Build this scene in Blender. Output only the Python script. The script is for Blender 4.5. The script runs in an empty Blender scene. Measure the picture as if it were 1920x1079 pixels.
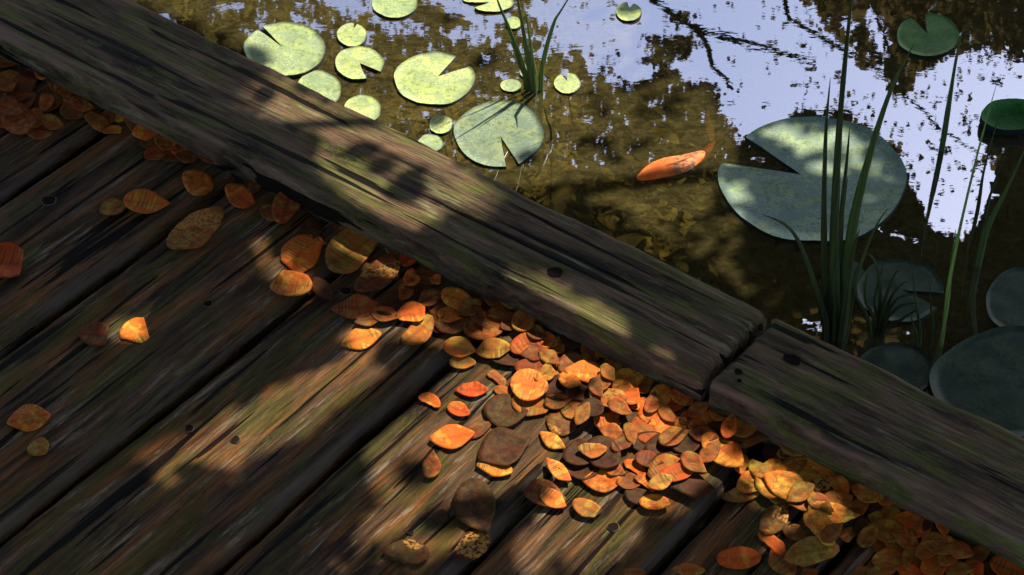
import bpy, bmesh, math, random
import numpy as np
from mathutils import Vector, noise as mnoise
random.seed(7); rng = np.random.default_rng(11)
S = bpy.context.scene; COL = S.collection
R = math.radians

# ------------------------------------------------------------------ camera
W0, H0 = 1920.0, 1079.0
LENS = 70.0; PITCH = R(42.0); DIST = 2.3
cam_d = bpy.data.cameras.new('camera'); cam = bpy.data.objects.new('camera', cam_d); COL.objects.link(cam)
cam_d.lens = LENS; cam_d.sensor_width = 36.0; cam_d.clip_start = 0.02; cam_d.clip_end = 300.0
CAM = Vector((0.0, -DIST*math.cos(PITCH), DIST*math.sin(PITCH)))
cam.location = CAM; cam.rotation_euler = (R(90.0)-PITCH, 0.0, 0.0)
S.camera = cam
S.render.resolution_x = 1024; S.render.resolution_y = 575

# ------------------------------------------------------------------ sky, sun, exposure
SUN_EL, SUN_AZ = R(52.0), R(38.0)           # azimuth from +Y towards +X
world = bpy.data.worlds.new("World"); S.world = world; world.use_nodes = True
wn = world.node_tree; wn.nodes.clear()
sky = wn.nodes.new('ShaderNodeTexSky'); sky.sky_type = 'NISHITA'; sky.sun_disc = False
sky.sun_elevation = SUN_EL; sky.sun_rotation = SUN_AZ
sky.air_density = 1.0; sky.dust_density = 2.4; sky.ozone_density = 1.2
bg = wn.nodes.new('ShaderNodeBackground'); bg.inputs[1].default_value = 0.15
wo = wn.nodes.new('ShaderNodeOutputWorld')
wn.links.new(sky.outputs[0], bg.inputs[0]); wn.links.new(bg.outputs[0], wo.inputs[0])
sun_d = bpy.data.lights.new('sun', 'SUN'); sun = bpy.data.objects.new('sun', sun_d); COL.objects.link(sun)
sun_d.energy = 4.6; sun_d.angle = R(0.5); sun_d.color = (1.0, 0.86, 0.64)
SUN = Vector((math.sin(SUN_AZ)*math.cos(SUN_EL), math.cos(SUN_AZ)*math.cos(SUN_EL), math.sin(SUN_EL)))
sun.rotation_euler = SUN.to_track_quat('Z', 'Y').to_euler(); sun.location = (3, 4, 6)
S.view_settings.view_transform = 'Standard'; S.view_settings.look = 'None'
S.view_settings.exposure = 1.0; S.view_settings.gamma = 1.0
S.cycles.max_bounces = 8; S.cycles.transparent_max_bounces = 16

# ------------------------------------------------------------------ pixel <-> place
FP = W0*LENS/36.0; CP, SP = math.cos(PITCH), math.sin(PITCH)
ZW = -0.05                                   # water level; deck boards are z = 0
def ray(px, py):
    x = (px-W0/2)/FP; y = -(py-H0/2)/FP
    return Vector((x, CP+y*SP, -SP+y*CP))
def at(px, py, z=0.0):                       # where the sight line meets the level z
    d = ray(px, py); return CAM + d*((z-CAM.z)/d.z)
def up_at(px, py, y0):                       # where it meets the upright plane y = y0
    d = ray(px, py); return CAM + d*((y0-CAM.y)/d.y)
def proj(p):
    v = p-CAM; dep = v.y*CP - v.z*SP; up = v.y*SP + v.z*CP
    return W0/2+FP*v.x/dep, H0/2-FP*up/dep
HB = R(37.3); CH, SH = math.cos(HB), math.sin(HB)
def UV(x, y): return x*CH-y*SH, x*SH+y*CH    # u along the beam, v towards the water
def XY(u, v): return u*CH+v*SH, -u*SH+v*CH

def inpoly(x, y, poly):                      # numpy arrays
    c = np.zeros(x.shape, bool); n = len(poly)
    for i in range(n):
        x1, y1 = poly[i]; x2, y2 = poly[(i+1) % n]
        m = ((y1 > y) != (y2 > y)) & (x < (x2-x1)*(y-y1)/((y2-y1)+1e-9)+x1)
        c ^= m
    return c

# ------------------------------------------------------------------ object helpers
def tag(o, label=None, cat=None, group=None, kind=None):
    if label: o['label'] = label
    if cat: o['category'] = cat
    if group: o['group'] = group
    if kind: o['kind'] = kind
    return o
def lit_wear(o, Wd, sides, lo=0.84):  # worn edges, also painting the light caught along boards and beams
    a = o.data.attributes.new('lit_wear', 'FLOAT', 'POINT')
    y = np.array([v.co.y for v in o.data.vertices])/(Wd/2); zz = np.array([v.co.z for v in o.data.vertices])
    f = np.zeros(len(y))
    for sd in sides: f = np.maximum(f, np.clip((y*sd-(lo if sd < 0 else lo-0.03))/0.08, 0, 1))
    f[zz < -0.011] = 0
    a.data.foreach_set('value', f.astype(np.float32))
def mobj(name, verts, faces, mats, parent=None, smooth=True, fm=None):
    me = bpy.data.meshes.new(name); me.from_pydata([tuple(v) for v in verts], [], faces)
    for m in (mats if isinstance(mats, (list, tuple)) else [mats]): me.materials.append(m)
    if fm: me.polygons.foreach_set('material_index', fm)
    me.polygons.foreach_set('use_smooth', [smooth]*len(me.polygons)); me.update()
    o = bpy.data.objects.new(name, me); COL.objects.link(o)
    if parent: o.parent = parent
    return o
def empty(name, loc=(0, 0, 0), rz=0.0):
    o = bpy.data.objects.new(name, None); COL.objects.link(o); o.location = loc; o.rotation_euler.z = rz
    o.empty_display_size = 0.05; return o

# ------------------------------------------------------------------ material helpers
class NT:
    def __init__(s, name):
        s.m = bpy.data.materials.new(name); s.m.use_nodes = True; s.t = s.m.node_tree; s.t.nodes.clear()
        s.out = s.t.nodes.new('ShaderNodeOutputMaterial'); s.tc = s.t.nodes.new('ShaderNodeTexCoord')
        s.oi = s.t.nodes.new('ShaderNodeObjectInfo')
    def L(s, a, b): s.t.links.new(a, b)
    def set(s, sock, v):
        if isinstance(v, bpy.types.NodeSocket): s.L(v, sock)
        else: sock.default_value = v
    def map(s, scale, rot=(0, 0, 0), vec=None, off=None):
        n = s.t.nodes.new('ShaderNodeMapping'); n.inputs['Scale'].default_value = scale; n.inputs['Rotation'].default_value = rot
        s.L(vec or s.tc.outputs['Object'], n.inputs['Vector'])
        if off is not None: s.L(off, n.inputs['Location'])
        return n.outputs[0]
    def noise(s, vec, scale=1.0, detail=6.0, rough=0.6, dist=0.0):
        n = s.t.nodes.new('ShaderNodeTexNoise'); s.L(vec, n.inputs['Vector'])
        n.inputs['Scale'].default_value = scale; n.inputs['Detail'].default_value = detail
        n.inputs['Roughness'].default_value = rough; n.inputs['Distortion'].default_value = dist
        return n.outputs['Fac']
    def vor(s, vec, scale, out='Distance', feature='F1'):
        n = s.t.nodes.new('ShaderNodeTexVoronoi'); n.feature = feature; s.L(vec, n.inputs['Vector']); n.inputs['Scale'].default_value = scale
        return n.outputs[out]
    def ramp(s, f, stops, interp='LINEAR'):
        n = s.t.nodes.new('ShaderNodeValToRGB'); n.color_ramp.interpolation = interp
        e = n.color_ramp.elements
        while len(e) < len(stops): e.new(0.5)
        for i, (p, c) in enumerate(stops):
            e[i].position = p; e[i].color = (c, c, c, 1) if not isinstance(c, tuple) else (*c, 1)
        s.L(f, n.inputs[0]); return n.outputs[0]
    def mix(s, f, a, b, mode='MIX'):
        n = s.t.nodes.new('ShaderNodeMix'); n.data_type = 'RGBA'; n.blend_type = mode
        s.set(n.inputs[0], f)
        for i, v in ((6, a), (7, b)): s.set(n.inputs[i], (*v, 1) if isinstance(v, tuple) else v)
        return n.outputs[2]
    def math(s, op, a, b=0.0):
        n = s.t.nodes.new('ShaderNodeMath'); n.operation = op; s.set(n.inputs[0], a); s.set(n.inputs[1], b); return n.outputs[0]
    def bump(s, h, strength=0.5, dist=0.01):
        n = s.t.nodes.new('ShaderNodeBump'); s.L(h, n.inputs['Height']); n.inputs['Strength'].default_value = strength
        n.inputs['Distance'].default_value = dist; return n.outputs[0]
    def bsdf(s, col, rough=0.8, spec=0.3, normal=None, trans=0.0):
        b = s.t.nodes.new('ShaderNodeBsdfPrincipled')
        s.set(b.inputs['Base Color'], (*col, 1) if isinstance(col, tuple) else col)
        s.set(b.inputs['Roughness'], rough); b.inputs['Specular IOR Level'].default_value = spec
        if normal: s.L(normal, b.inputs['Normal'])
        return b.outputs[0]
    def end(s, sh): s.L(sh, s.out.inputs[0]); return s.m

def wood_mat(name, dark, mid, warm, moss, pale, moss_amt, warm_amt, pale_amt, lit_wear_c):
    t = NT(name)
    rnd = t.math('MULTIPLY', t.oi.outputs['Random'], 37.0)
    cb = t.t.nodes.new('ShaderNodeCombineXYZ'); t.L(rnd, cb.inputs[0]); t.L(rnd, cb.inputs[1]); off = cb.outputs[0]
    wob = t.noise(t.map((5, 9, 9), off=off), 1.0, 3, 0.5)
    g1 = t.noise(t.map((8, 150, 60), off=off), 1.0, 10, 0.78, 0.7)          # grain streaks
    g2 = t.noise(t.map((22, 520, 90), off=off), 1.0, 6, 0.75, 0.4)           # fine fibres
    g3 = t.noise(t.map((5, 34, 20), off=off), 1.0, 5, 0.62, 0.8)           # broad boards of tone
    mo = t.noise(t.map((9, 26, 26), off=off), 1.0, 9, 0.75, 0.6)
    iso = t.noise(t.map((230, 420, 230), off=off), 1.0, 3, 0.6)
    wa = t.noise(t.map((4, 30, 14), off=off), 1.0, 6, 0.65, 0.4)
    c = t.mix(t.ramp(g3, [(0.36, 0.0), (0.62, 1.0)]), dark, mid)
    c = t.mix(t.math('MULTIPLY', t.ramp(wa, [(0.47, 0.0), (0.60, 1.0)]), warm_amt), c, warm)
    c = t.mix(t.math('MULTIPLY', t.ramp(t.noise(t.map((6, 60, 30), off=off), 1.3, 7, 0.7, 0.3), [(0.56, 0.0), (0.62, 1.0)]), pale_amt), c, pale)
    mm = t.math('MULTIPLY', t.ramp(t.math('ADD', mo, t.math('MULTIPLY', iso, 0.16)), [(0.575, 0.0), (0.635, 1.0)]), t.ramp(g2, [(0.35, 0.35), (0.6, 1.0)]))
    c = t.mix(t.math('MULTIPLY', mm, moss_amt), c, moss)
    c = t.mix(1.0, c, t.ramp(t.math('ADD', g1, t.math('MULTIPLY', t.math('SUBTRACT', iso, 0.5), 0.10)), [(0.37, 0.26), (0.44, 0.70), (0.52, 0.95), (0.64, 1.4)]), 'MULTIPLY')
    c = t.mix(1.0, c, t.ramp(g2, [(0.32, 0.55), (0.6, 1.25)]), 'MULTIPLY')
    crack = t.noise(t.map((3.2, 75, 40), off=off), 1.0, 3, 0.5, 0.25)
    ck = t.ramp(crack, [(0.385, 0.06), (0.40, 1.0)])
    c = t.mix(1.0, c, ck, 'MULTIPLY')
    h = t.math('ADD', t.math('MULTIPLY', g1, 1.0), t.math('ADD', t.math('MULTIPLY', g2, 0.45), t.math('MULTIPLY', ck, 0.5)))
    at_ = t.t.nodes.new('ShaderNodeAttribute'); at_.attribute_name = 'lit_wear'
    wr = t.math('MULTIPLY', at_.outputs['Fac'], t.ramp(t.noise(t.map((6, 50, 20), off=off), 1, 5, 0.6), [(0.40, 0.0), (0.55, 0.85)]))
    c = t.mix(wr, c, lit_wear_c)  # edge highlight and wear mixed into the wood colour
    return t.end(t.bsdf(c, t.ramp(g1, [(0.3, 0.65), (0.7, 0.9)]), 0.10, t.bump(h, 0.9, 0.004)))
M = {}
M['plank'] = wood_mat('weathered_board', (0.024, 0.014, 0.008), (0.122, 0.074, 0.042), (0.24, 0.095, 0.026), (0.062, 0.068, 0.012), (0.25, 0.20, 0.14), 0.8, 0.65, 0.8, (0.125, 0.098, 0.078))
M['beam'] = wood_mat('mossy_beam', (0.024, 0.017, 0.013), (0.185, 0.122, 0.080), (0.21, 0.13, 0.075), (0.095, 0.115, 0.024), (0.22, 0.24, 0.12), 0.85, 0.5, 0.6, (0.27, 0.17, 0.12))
t = NT('dark_hole'); M['hole'] = t.end(t.bsdf((0.010, 0.004, 0.003), 0.9, 0.1))
t = NT('hole_rim'); M['rim'] = t.end(t.bsdf(t.mix(t.noise(t.map((300, 300, 300))), (0.05, 0.038, 0.03), (0.10, 0.08, 0.065)), 0.8, 0.2))

# dead leaves: base colour comes from the object colour, blotches and stripes from noise in leaf space
def leaf_mat(name, style):
    t = NT(name); c0 = t.oi.outputs['Color']
    cb = t.t.nodes.new('ShaderNodeCombineXYZ'); r = t.math('MULTIPLY', t.oi.outputs['Random'], 91.0)
    t.L(r, cb.inputs[0]); t.L(r, cb.inputs[1]); off = cb.outputs[0]
    big = t.noise(t.map((36, 36, 36), off=off), 1, 2, 0.5, 0.4)
    fine = t.noise(t.map((260, 260, 260), off=off), 1, 6, 0.7, 0.3)
    rust = t.mix(1.0, c0, (1.35, 0.55, 0.30), 'MULTIPLY'); gold = t.mix(1.0, c0, (1.35, 1.9, 1.5), 'MULTIPLY')
    dk = t.mix(1.0, c0, (0.42, 0.36, 0.34), 'MULTIPLY')
    c = t.mix(t.ramp(big, [(0.44, 0.0), (0.48, 0.55)]), c0, rust)
    c = t.mix(t.ramp(t.noise(t.map((55, 30, 55), off=off), 1.4, 3, 0.5), [(0.55, 0.0), (0.58, 0.6)]), c, gold)
    if style == 'stripe':
        st = t.noise(t.map((420, 22, 22), (0, 0, 0.5), off=off), 1, 3, 0.6, 0.2)
        c = t.mix(t.math('MULTIPLY', t.ramp(st, [(0.50, 0.0), (0.54, 0.75)]), t.ramp(big, [(0.42, 1.0), (0.56, 0.1)])), c, dk)
    if style in ('mottle', 'edge'):
        c = t.mix(t.ramp(t.noise(t.map((110, 110, 110), off=off), 1, 6, 0.7), [(0.46, 0.0), (0.60, 0.8)]), c, dk)
        sp = t.vor(t.map((170, 170, 170), off=off), 1)
        c = t.mix(t.ramp(sp, [(0.10, 0.6), (0.22, 0.0)]), c, rust)
    if style == 'edge':
        fl = t.math('MULTIPLY', t.ramp(fine, [(0.47, 0.0), (0.50, 1.0)]), t.ramp(t.noise(t.map((30, 30, 30), off=off), 1, 1, 0.5), [(0.52, 0.0), (0.56, 1.0)]))
        c = t.mix(fl, c, (0.42, 0.22, 0.05))
    c = t.mix(1.0, c, t.ramp(fine, [(0.3, 0.72), (0.7, 1.2)]), 'MULTIPLY')
    sep = t.t.nodes.new('ShaderNodeSeparateXYZ'); t.L(t.tc.outputs['Object'], sep.inputs[0])
    vein = t.ramp(t.math('ABSOLUTE', sep.outputs[1]), [(0.0003, 0.70), (0.0009, 1.0)])
    c = t.mix(1.0, c, vein, 'MULTIPLY')
    bs = t.bsdf(c, 0.65, 0.16, t.bump(fine, 0.25, 0.001))
    tr = t.t.nodes.new('ShaderNodeBsdfTranslucent'); t.L(c, tr.inputs[0])
    ms = t.t.nodes.new('ShaderNodeMixShader'); ms.inputs[0].default_value = 0.12
    t.L(bs, ms.inputs[1]); t.L(tr.outputs[0], ms.inputs[2]); return t.end(ms.outputs[0])
LM = {s: leaf_mat('dead_leaf_'+s, s) for s in ('plain', 'stripe', 'mottle', 'edge')}

# lily pads: object colour + mottling, radial veins
def pad_mat():
    t = NT('lily_pad_skin'); c0 = t.oi.outputs['Color']
    cb = t.t.nodes.new('ShaderNodeCombineXYZ'); r = t.math('MULTIPLY', t.oi.outputs['Random'], 53.0)
    t.L(r, cb.inputs[0]); t.L(r, cb.inputs[1]); off = cb.outputs[0]
    big = t.noise(t.map((16, 30, 16), off=off), 1, 4, 0.6, 0.8)
    fine = t.noise(t.map((130, 130, 130), off=off), 1, 8, 0.75, 0.4)
    mid = t.noise(t.map((45, 45, 45), off=off), 1, 6, 0.7, 0.5)
    c = t.mix(t.ramp(big, [(0.44, 0.0), (0.47, 0.75)]), c0, t.mix(1.0, c0, (0.74, 0.80, 1.15), 'MULTIPLY'))
    c = t.mix(t.ramp(mid, [(0.53, 0.0), (0.56, 0.7)]), c, t.mix(1.0, c0, (1.30, 1.24, 0.9), 'MULTIPLY'))
    c = t.mix(t.math('MULTIPLY', t.ramp(fine, [(0.52, 0.0), (0.55, 0.8)]), t.ramp(big, [(0.44, 1.0), (0.58, 0.1)])), c, t.mix(1.0, c0, (0.45, 0.55, 0.60), 'MULTIPLY'))
    sep = t.t.nodes.new('ShaderNodeSeparateXYZ'); t.L(t.tc.outputs['Object'], sep.inputs[0])
    an = t.math('ARCTAN2', sep.outputs[1], sep.outputs[0])
    ve = t.math('ABSOLUTE', t.math('SINE', t.math('MULTIPLY', an, 7.0)))
    c = t.mix(t.math('MULTIPLY', t.ramp(ve, [(0.03, 0.30), (0.09, 0.0)]), t.ramp(mid, [(0.40, 0.0), (0.55, 1.0)])), c, t.mix(1.0, c0, (1.5, 1.4, 1.6), 'MULTIPLY'))
    pale = t.math('MULTIPLY', t.ramp(t.noise(t.map((340, 340, 340), off=off), 1, 5, 0.7), [(0.50, 0.0), (0.56, 0.75)]), t.ramp(t.noise(t.map((22, 22, 22), off=off), 1, 4, 0.6), [(0.46, 0.0), (0.56, 1.0)]))
    c = t.mix(pale, c, t.mix(1.0, c0, (1.55, 1.45, 1.75), 'MULTIPLY'))
    return t.end(t.bsdf(c, t.ramp(mid, [(0.3, 0.38), (0.7, 0.6)]), 0.11, t.bump(t.math('ADD', mid, t.math('MULTIPLY', fine, 0.3)), 0.25, 0.002)))
M['pad'] = pad_mat()
t = NT('pad_edge'); M['pad_edge'] = t.end(t.bsdf((0.012, 0.024, 0.018), 0.6, 0.3))
def reed_mat():
    t = NT('reed_blade'); c0 = t.oi.outputs['Color']
    st = t.noise(t.map((900, 30, 12)), 1, 4, 0.6)
    c = t.mix(t.ramp(st, [(0.42, 0.0), (0.58, 0.8)]), c0, t.mix(1.0, c0, (2.3, 2.1, 1.6), 'MULTIPLY'))
    bs = t.bsdf(c, 0.45, 0.4); tr = t.t.nodes.new('ShaderNodeBsdfTranslucent'); t.L(c, tr.inputs[0])
    ms = t.t.nodes.new('ShaderNodeMixShader'); ms.inputs[0].default_value = 0.25
    t.L(bs, ms.inputs[1]); t.L(tr.outputs[0], ms.inputs[2]); return t.end(ms.outputs[0])
M['reed'] = reed_mat()
def foliage_mat(name, a, b, tcol):
    t = NT(name); c = t.mix(t.noise(t.map((9, 9, 9)), 1, 4, 0.6), a, b)
    bs = t.bsdf(c, 0.7, 0.1); tr = t.t.nodes.new('ShaderNodeBsdfTranslucent'); tr.inputs[0].default_value = (*tcol, 1)
    ms = t.t.nodes.new('ShaderNodeMixShader'); ms.inputs[0].default_value = 0.40
    t.L(bs, ms.inputs[1]); t.L(tr.outputs[0], ms.inputs[2]); return t.end(ms.outputs[0])
M['foliage'] = foliage_mat('tree_foliage', (0.022, 0.018, 0.008), (0.045, 0.036, 0.012), (0.17, 0.115, 0.035))
t = NT('bark'); M['bark'] = t.end(t.bsdf(t.mix(t.noise(t.map((20, 20, 4)), 1, 6), (0.02, 0.014, 0.01), (0.06, 0.045, 0.03)), 0.9, 0.1))
t = NT('pond_bottom')
c = t.mix(t.ramp(t.noise(t.map((9, 16, 9)), 1, 8, 0.7, 1.0), [(0.38, 0.0), (0.62, 1.0)]), (0.13, 0.09, 0.025), (0.32, 0.25, 0.07))
c = t.mix(t.ramp(t.noise(t.map((30, 22, 30)), 1, 7, 0.7, 1.6), [(0.50, 0.0), (0.56, 0.7)]), c, (0.42, 0.38, 0.11))
M['bed'] = t.end(t.bsdf(c, 0.9, 0.1))
t = NT('bank_soil'); M['soil'] = t.end(t.bsdf(t.mix(t.noise(t.map((4, 4, 4)), 1, 8, 0.7), (0.02, 0.022, 0.008), (0.06, 0.06, 0.02)), 0.95, 0.1))
def litter_mat():
    t = NT('sunken_leaf'); c = t.ramp(t.noise(t.map((7, 7, 7)), 1.0, 3, 0.6), [(0.36, (0.07, 0.06, 0.018)), (0.5, (0.20, 0.18, 0.055)), (0.62, (0.34, 0.31, 0.09))])
    c = t.mix(t.ramp(t.noise(t.map((70, 70, 70)), 1.0, 5, 0.7), [(0.45, 0.0), (0.6, 0.5)]), c, (0.05, 0.04, 0.012)); return t.end(t.bsdf(c, 0.8, 0.2))
M['litter'] = litter_mat()
# koi
t = NT('koi_skin'); fine = t.noise(t.map((130, 220, 130)), 1, 6, 0.7, 0.5)
c = t.mix(t.ramp(t.noise(t.map((60, 60, 60)), 1, 4, 0.6), [(0.40, 0.0), (0.62, 1.0)]), (0.78, 0.125, 0.006), (0.85, 0.22, 0.02))
sep = t.t.nodes.new('ShaderNodeSeparateXYZ'); t.L(t.tc.outputs['Object'], sep.inputs[0])
dk = t.math('MULTIPLY', t.ramp(fine, [(0.47, 0.0), (0.53, 0.9)]), t.ramp(t.math('ADD', t.math('MULTIPLY', sep.outputs[0], 14.0), 0.35), [(0.22, 0.0), (0.40, 1.0), (0.95, 0.9), (1.0, 0.6)]))
c = t.mix(dk, c, (0.07, 0.05, 0.03))
M['koi'] = t.end(t.bsdf(c, 0.55, 0.35, t.bump(fine, 0.3, 0.001)))
t = NT('koi_fin'); fb = t.bsdf(t.mix(t.noise(t.map((60, 900, 60)), 1, 3), (0.35, 0.15, 0.05), (0.5, 0.28, 0.12)), 0.5, 0.3)
tp = t.t.nodes.new('ShaderNodeBsdfTransparent'); ms = t.t.nodes.new('ShaderNodeMixShader'); ms.inputs[0].default_value = 0.45
t.L(tp.outputs[0], ms.inputs[1]); t.L(fb, ms.inputs[2]); M['fin'] = t.end(ms.outputs[0])
t = NT('fish_eye'); M['eye'] = t.end(t.bsdf((0.01, 0.008, 0.006), 0.1, 0.6))
# water: murky tinted see-through film, mirror-like surface with faint ripples round the fish
KO = at(1290, 372, ZW)
def water_mat():
    t = NT('pond_water')
    geo = t.tc.outputs['Object']
    rip = t.noise(t.map((14, 30, 14)), 1, 3, 0.5, 0.6)
    fine = t.noise(t.map((60, 110, 60)), 1, 3, 0.5, 0.6)
    mp = t.map((1, 1.25, 1), vec=geo); sb = t.t.nodes.new('ShaderNodeVectorMath'); sb.operation = 'SUBTRACT'
    t.L(geo, sb.inputs[0]); sb.inputs[1].default_value = (KO.x, KO.y, 0.0)
    ln = t.t.nodes.new('ShaderNodeVectorMath'); ln.operation = 'LENGTH'; t.L(sb.outputs[0], ln.inputs[0]); d = ln.outputs['Value']
    dn = t.math('ADD', d, t.math('MULTIPLY', rip, 0.05))
    wv = t.math('MULTIPLY', t.math('SINE', t.math('MULTIPLY', dn, 520.0)), t.ramp(t.math('MULTIPLY', d, 5.0), [(0.05, 1.0), (0.42, 0.0)]))
    h = t.math('ADD', t.math('ADD', t.math('MULTIPLY', rip, 1.0), t.math('MULTIPLY', fine, 0.18)), t.math('MULTIPLY', wv, 1.6))
    nrm = t.bump(h, WATER_BUMP, 0.006)
    tp = t.t.nodes.new('ShaderNodeBsdfTransparent'); tp.inputs[0].default_value = (0.88, 0.84, 0.62, 1)
    df = t.t.nodes.new('ShaderNodeBsdfDiffuse')
    mk = t.mix(t.noise(t.map((3, 3, 3)), 1, 4), (0.16, 0.135, 0.055), (0.23, 0.20, 0.08))
    sh = t.noise(t.map((26, 46, 26), (0, 0, 0.4)), 1, 3, 0.6, 2.6)
    mk = t.mix(t.ramp(sh, [(0.50, 0.0), (0.515, 0.75)]), mk, (0.095, 0.080, 0.033))
    mk = t.mix(t.ramp(t.noise(t.map((60, 95, 60), (0, 0, -0.5)), 1, 5, 0.65, 1.8), [(0.56, 0.0), (0.58, 0.8)]), mk, (0.28, 0.26, 0.08))
    t.L(mk, df.inputs[0])
    m1 = t.t.nodes.new('ShaderNodeMixShader'); m1.inputs[0].default_value = 0.32
    t.L(tp.outputs[0], m1.inputs[1]); t.L(df.outputs[0], m1.inputs[2])
    gl = t.t.nodes.new('ShaderNodeBsdfGlossy'); gl.inputs['Roughness'].default_value = 0.0; gl.inputs[0].default_value = (0.50, 0.555, 0.71, 1)
    t.L(nrm, gl.inputs['Normal'])
    lw = t.t.nodes.new('ShaderNodeFresnel'); lw.inputs[0].default_value = 1.33
    fac = t.math('ADD', t.math('MULTIPLY', lw.outputs[0], 0.8), WATER_MIRROR)
    m2 = t.t.nodes.new('ShaderNodeMixShader'); t.L(fac, m2.inputs[0])
    t.L(m1.outputs[0], m2.inputs[1]); t.L(gl.outputs[0], m2.inputs[2]); return t.end(m2.outputs[0])
WATER_BUMP, WATER_MIRROR = 0.007, 0.42
M['water'] = water_mat()

# ------------------------------------------------------------------ setting: bed, water, bank
def disc_ring(rx, ry, cx, cy, z, R_out, n=96):
    vs = [(cx+rx*math.cos(2*math.pi*i/n), cy+ry*math.sin(2*math.pi*i/n), z) for i in range(n)]
    vs += [(cx+R_out*math.cos(2*math.pi*i/n), cy+R_out*math.sin(2*math.pi*i/n), z) for i in range(n)]
    fs = [(i, n+i, n+(i+1) % n, (i+1) % n) for i in range(n)]
    vs += [(cx+rx*0.97*math.cos(2*math.pi*i/n), cy+ry*0.97*math.sin(2*math.pi*i/n), z-0.45) for i in range(n)]
    fs += [(2*n+i, i, (i+1) % n, 2*n+(i+1) % n) for i in range(n)]
    return vs, fs
tag(mobj('ground', *disc_ring(3.6, 4.6, 0, 3.0, -0.042, 90), M['soil'], smooth=False), kind='structure')
def grid(x0, x1, y0, y1, nx, ny, f):
    vs = [(x0+(x1-x0)*i/nx, y0+(y1-y0)*j/ny) for j in range(ny+1) for i in range(nx+1)]
    vs = [(x, y, f(x, y)) for x, y in vs]
    fs = [(j*(nx+1)+i, j*(nx+1)+i+1, (j+1)*(nx+1)+i+1, (j+1)*(nx+1)+i) for j in range(ny) for i in range(nx)]
    return vs, fs
vs, fs = grid(-4, 4, -2, 8, 160, 200, lambda x, y: -0.22+0.05*mnoise.noise(Vector((x*3, y*3, 0)))+0.02*mnoise.noise(Vector((x*11, y*11, 3))))
tag(mobj('pond_bed', vs, fs, M['bed']), kind='structure')
vs, fs = grid(-3.9, 3.9, -1.8, 7.8, 1, 1, lambda x, y: 0.0)
w = mobj('water', vs, fs, M['water'], smooth=False); w.location.z = ZW; tag(w, kind='structure')

# ------------------------------------------------------------------ wooden deck
def board_mesh(L, Wd, T, nl, nw, seed, ragged=0.003, chips=(), bev=0.0085, bp=15):
    """solid board: X along, Y across, top at z=0, rounded worn edges, wavy sides"""
    vs = []; fs = []
    prof = []
    for j in range(nw+1):
        s = -1+2*j/nw; prof.append(s)
    def edge(x, side):
        v = mnoise.noise(Vector((x*9, seed*3.1+side*7, 0)))*ragged + mnoise.noise(Vector((x*45, seed*3.1+side*7, 5)))*ragged*0.45
        for (cx, cs, wdt, dep) in chips:
            if cs == side: v -= dep*max(0, 1-((x-cx)/wdt)**2)
        return v
    nring = 0
    for i in range(nl+1):
        x = -L/2+L*i/nl
        el, er = edge(x, -1), edge(x, 1)
        ring = []
        for j, s in enumerate(prof):
            y = s*Wd/2
            if s < 0: y -= el*(abs(s)**6)
            else: y += er*(abs(s)**6)
            z = -bev*abs(s)**bp + 0.0011*mnoise.noise(Vector((x*4, y*90, seed))) + 0.0008*mnoise.noise(Vector((x*12, y*240, seed+9)))
            z += 0.0015*mnoise.noise(Vector((x*3, y*7, seed+5)))
            e = min(i, nl-i)/nl*L
            z -= 0.005*max(0, 1-e/0.006)
            ring.append((x, y, z))
        ring.append((x, Wd/2+er+0.0015, -0.012)); ring.append((x, Wd/2+er, -T)); ring.append((x, -Wd/2-el, -T)); ring.append((x, -Wd/2-el-0.0015, -0.012))
        nring = len(ring); vs += ring
    for i in range(nl):
        for j in range(nring):
            a = i*nring+j; b = i*nring+(j+1) % nring
            fs.append((a, b, b+nring, a+nring))
    fs.append(tuple(range(nring-1, -1, -1))); fs.append(tuple(nl*nring+j for j in range(nring)))
    return vs, fs
def hole_disc(px, py, r, parent, z=0.0, name='nail_hole', rim=True, inv=None, asp=1.0):
    p = at(px, py, z); 
    n = 20; vs = []; fs = []
    def ringv(rr, zz, k): return [(rr*(1+0.12*math.sin(3*a+k))*math.cos(a)*asp, rr*(1+0.1*math.cos(2*a+k))*math.sin(a), zz) for a in [2*math.pi*i/n for i in range(n)]]
    k = px*0.1
    if rim:
        vs = ringv(r*1.22, 0.0006, k)+ringv(r, 0.0018, k)+ringv(r*0.93, 0.0012, k)+[(0, 0, 0.0012)]
    else:
        vs = ringv(r*1.05, 0.0009, k)+ringv(r, 0.0020, k)+ringv(r*0.93, 0.0016, k)+[(0, 0, 0.0014)]
    fm = []
    for a in range(2):
        for i in range(n): fs.append((a*n+i, a*n+(i+1) % n, (a+1)*n+(i+1) % n, (a+1)*n+i)); fm.append(0 if (a == 0 and rim) else 1)
    for i in range(n): fs.append((2*n+i, 2*n+(i+1) % n, 3*n)); fm.append(1)
    o = mobj(name, vs, fs, [M['rim'], M['hole']], smooth=False, fm=fm)
    o.location = inv @ Vector((p.x, p.y, p.z)) if inv else p
    o.parent = parent; return o
deck = empty('wooden_deck', (0, 0, 0))
tag(deck, 'dark weathered deck of broad boards with moss and fallen leaves on it', 'deck')
gaps = [-0.99, -0.79, -0.595, -0.392, -0.185, 0.018, 0.214, 0.367, 0.503, 0.70, 0.90]
LEN = 2.6
boards = []
for i in range(len(gaps)-1):
    g = 0.0115 + 0.003*((i*37) % 5)/5
    u0, u1 = gaps[i]+g/2, gaps[i+1]-g/2
    vs, fs = board_mesh(LEN, u1-u0, 0.034, 420, 30, 3+i*1.7, 0.0035)
    b = mobj('plank', vs, fs, M['plank'], deck); lit_wear(b, u1-u0, (-1,))
    x, y = XY((u0+u1)/2, 0.075-LEN/2)
    b.location = (x, y, 0.0); b.rotation_euler.z = math.pi/2-HB
    boards.append((u0, u1, b))
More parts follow.
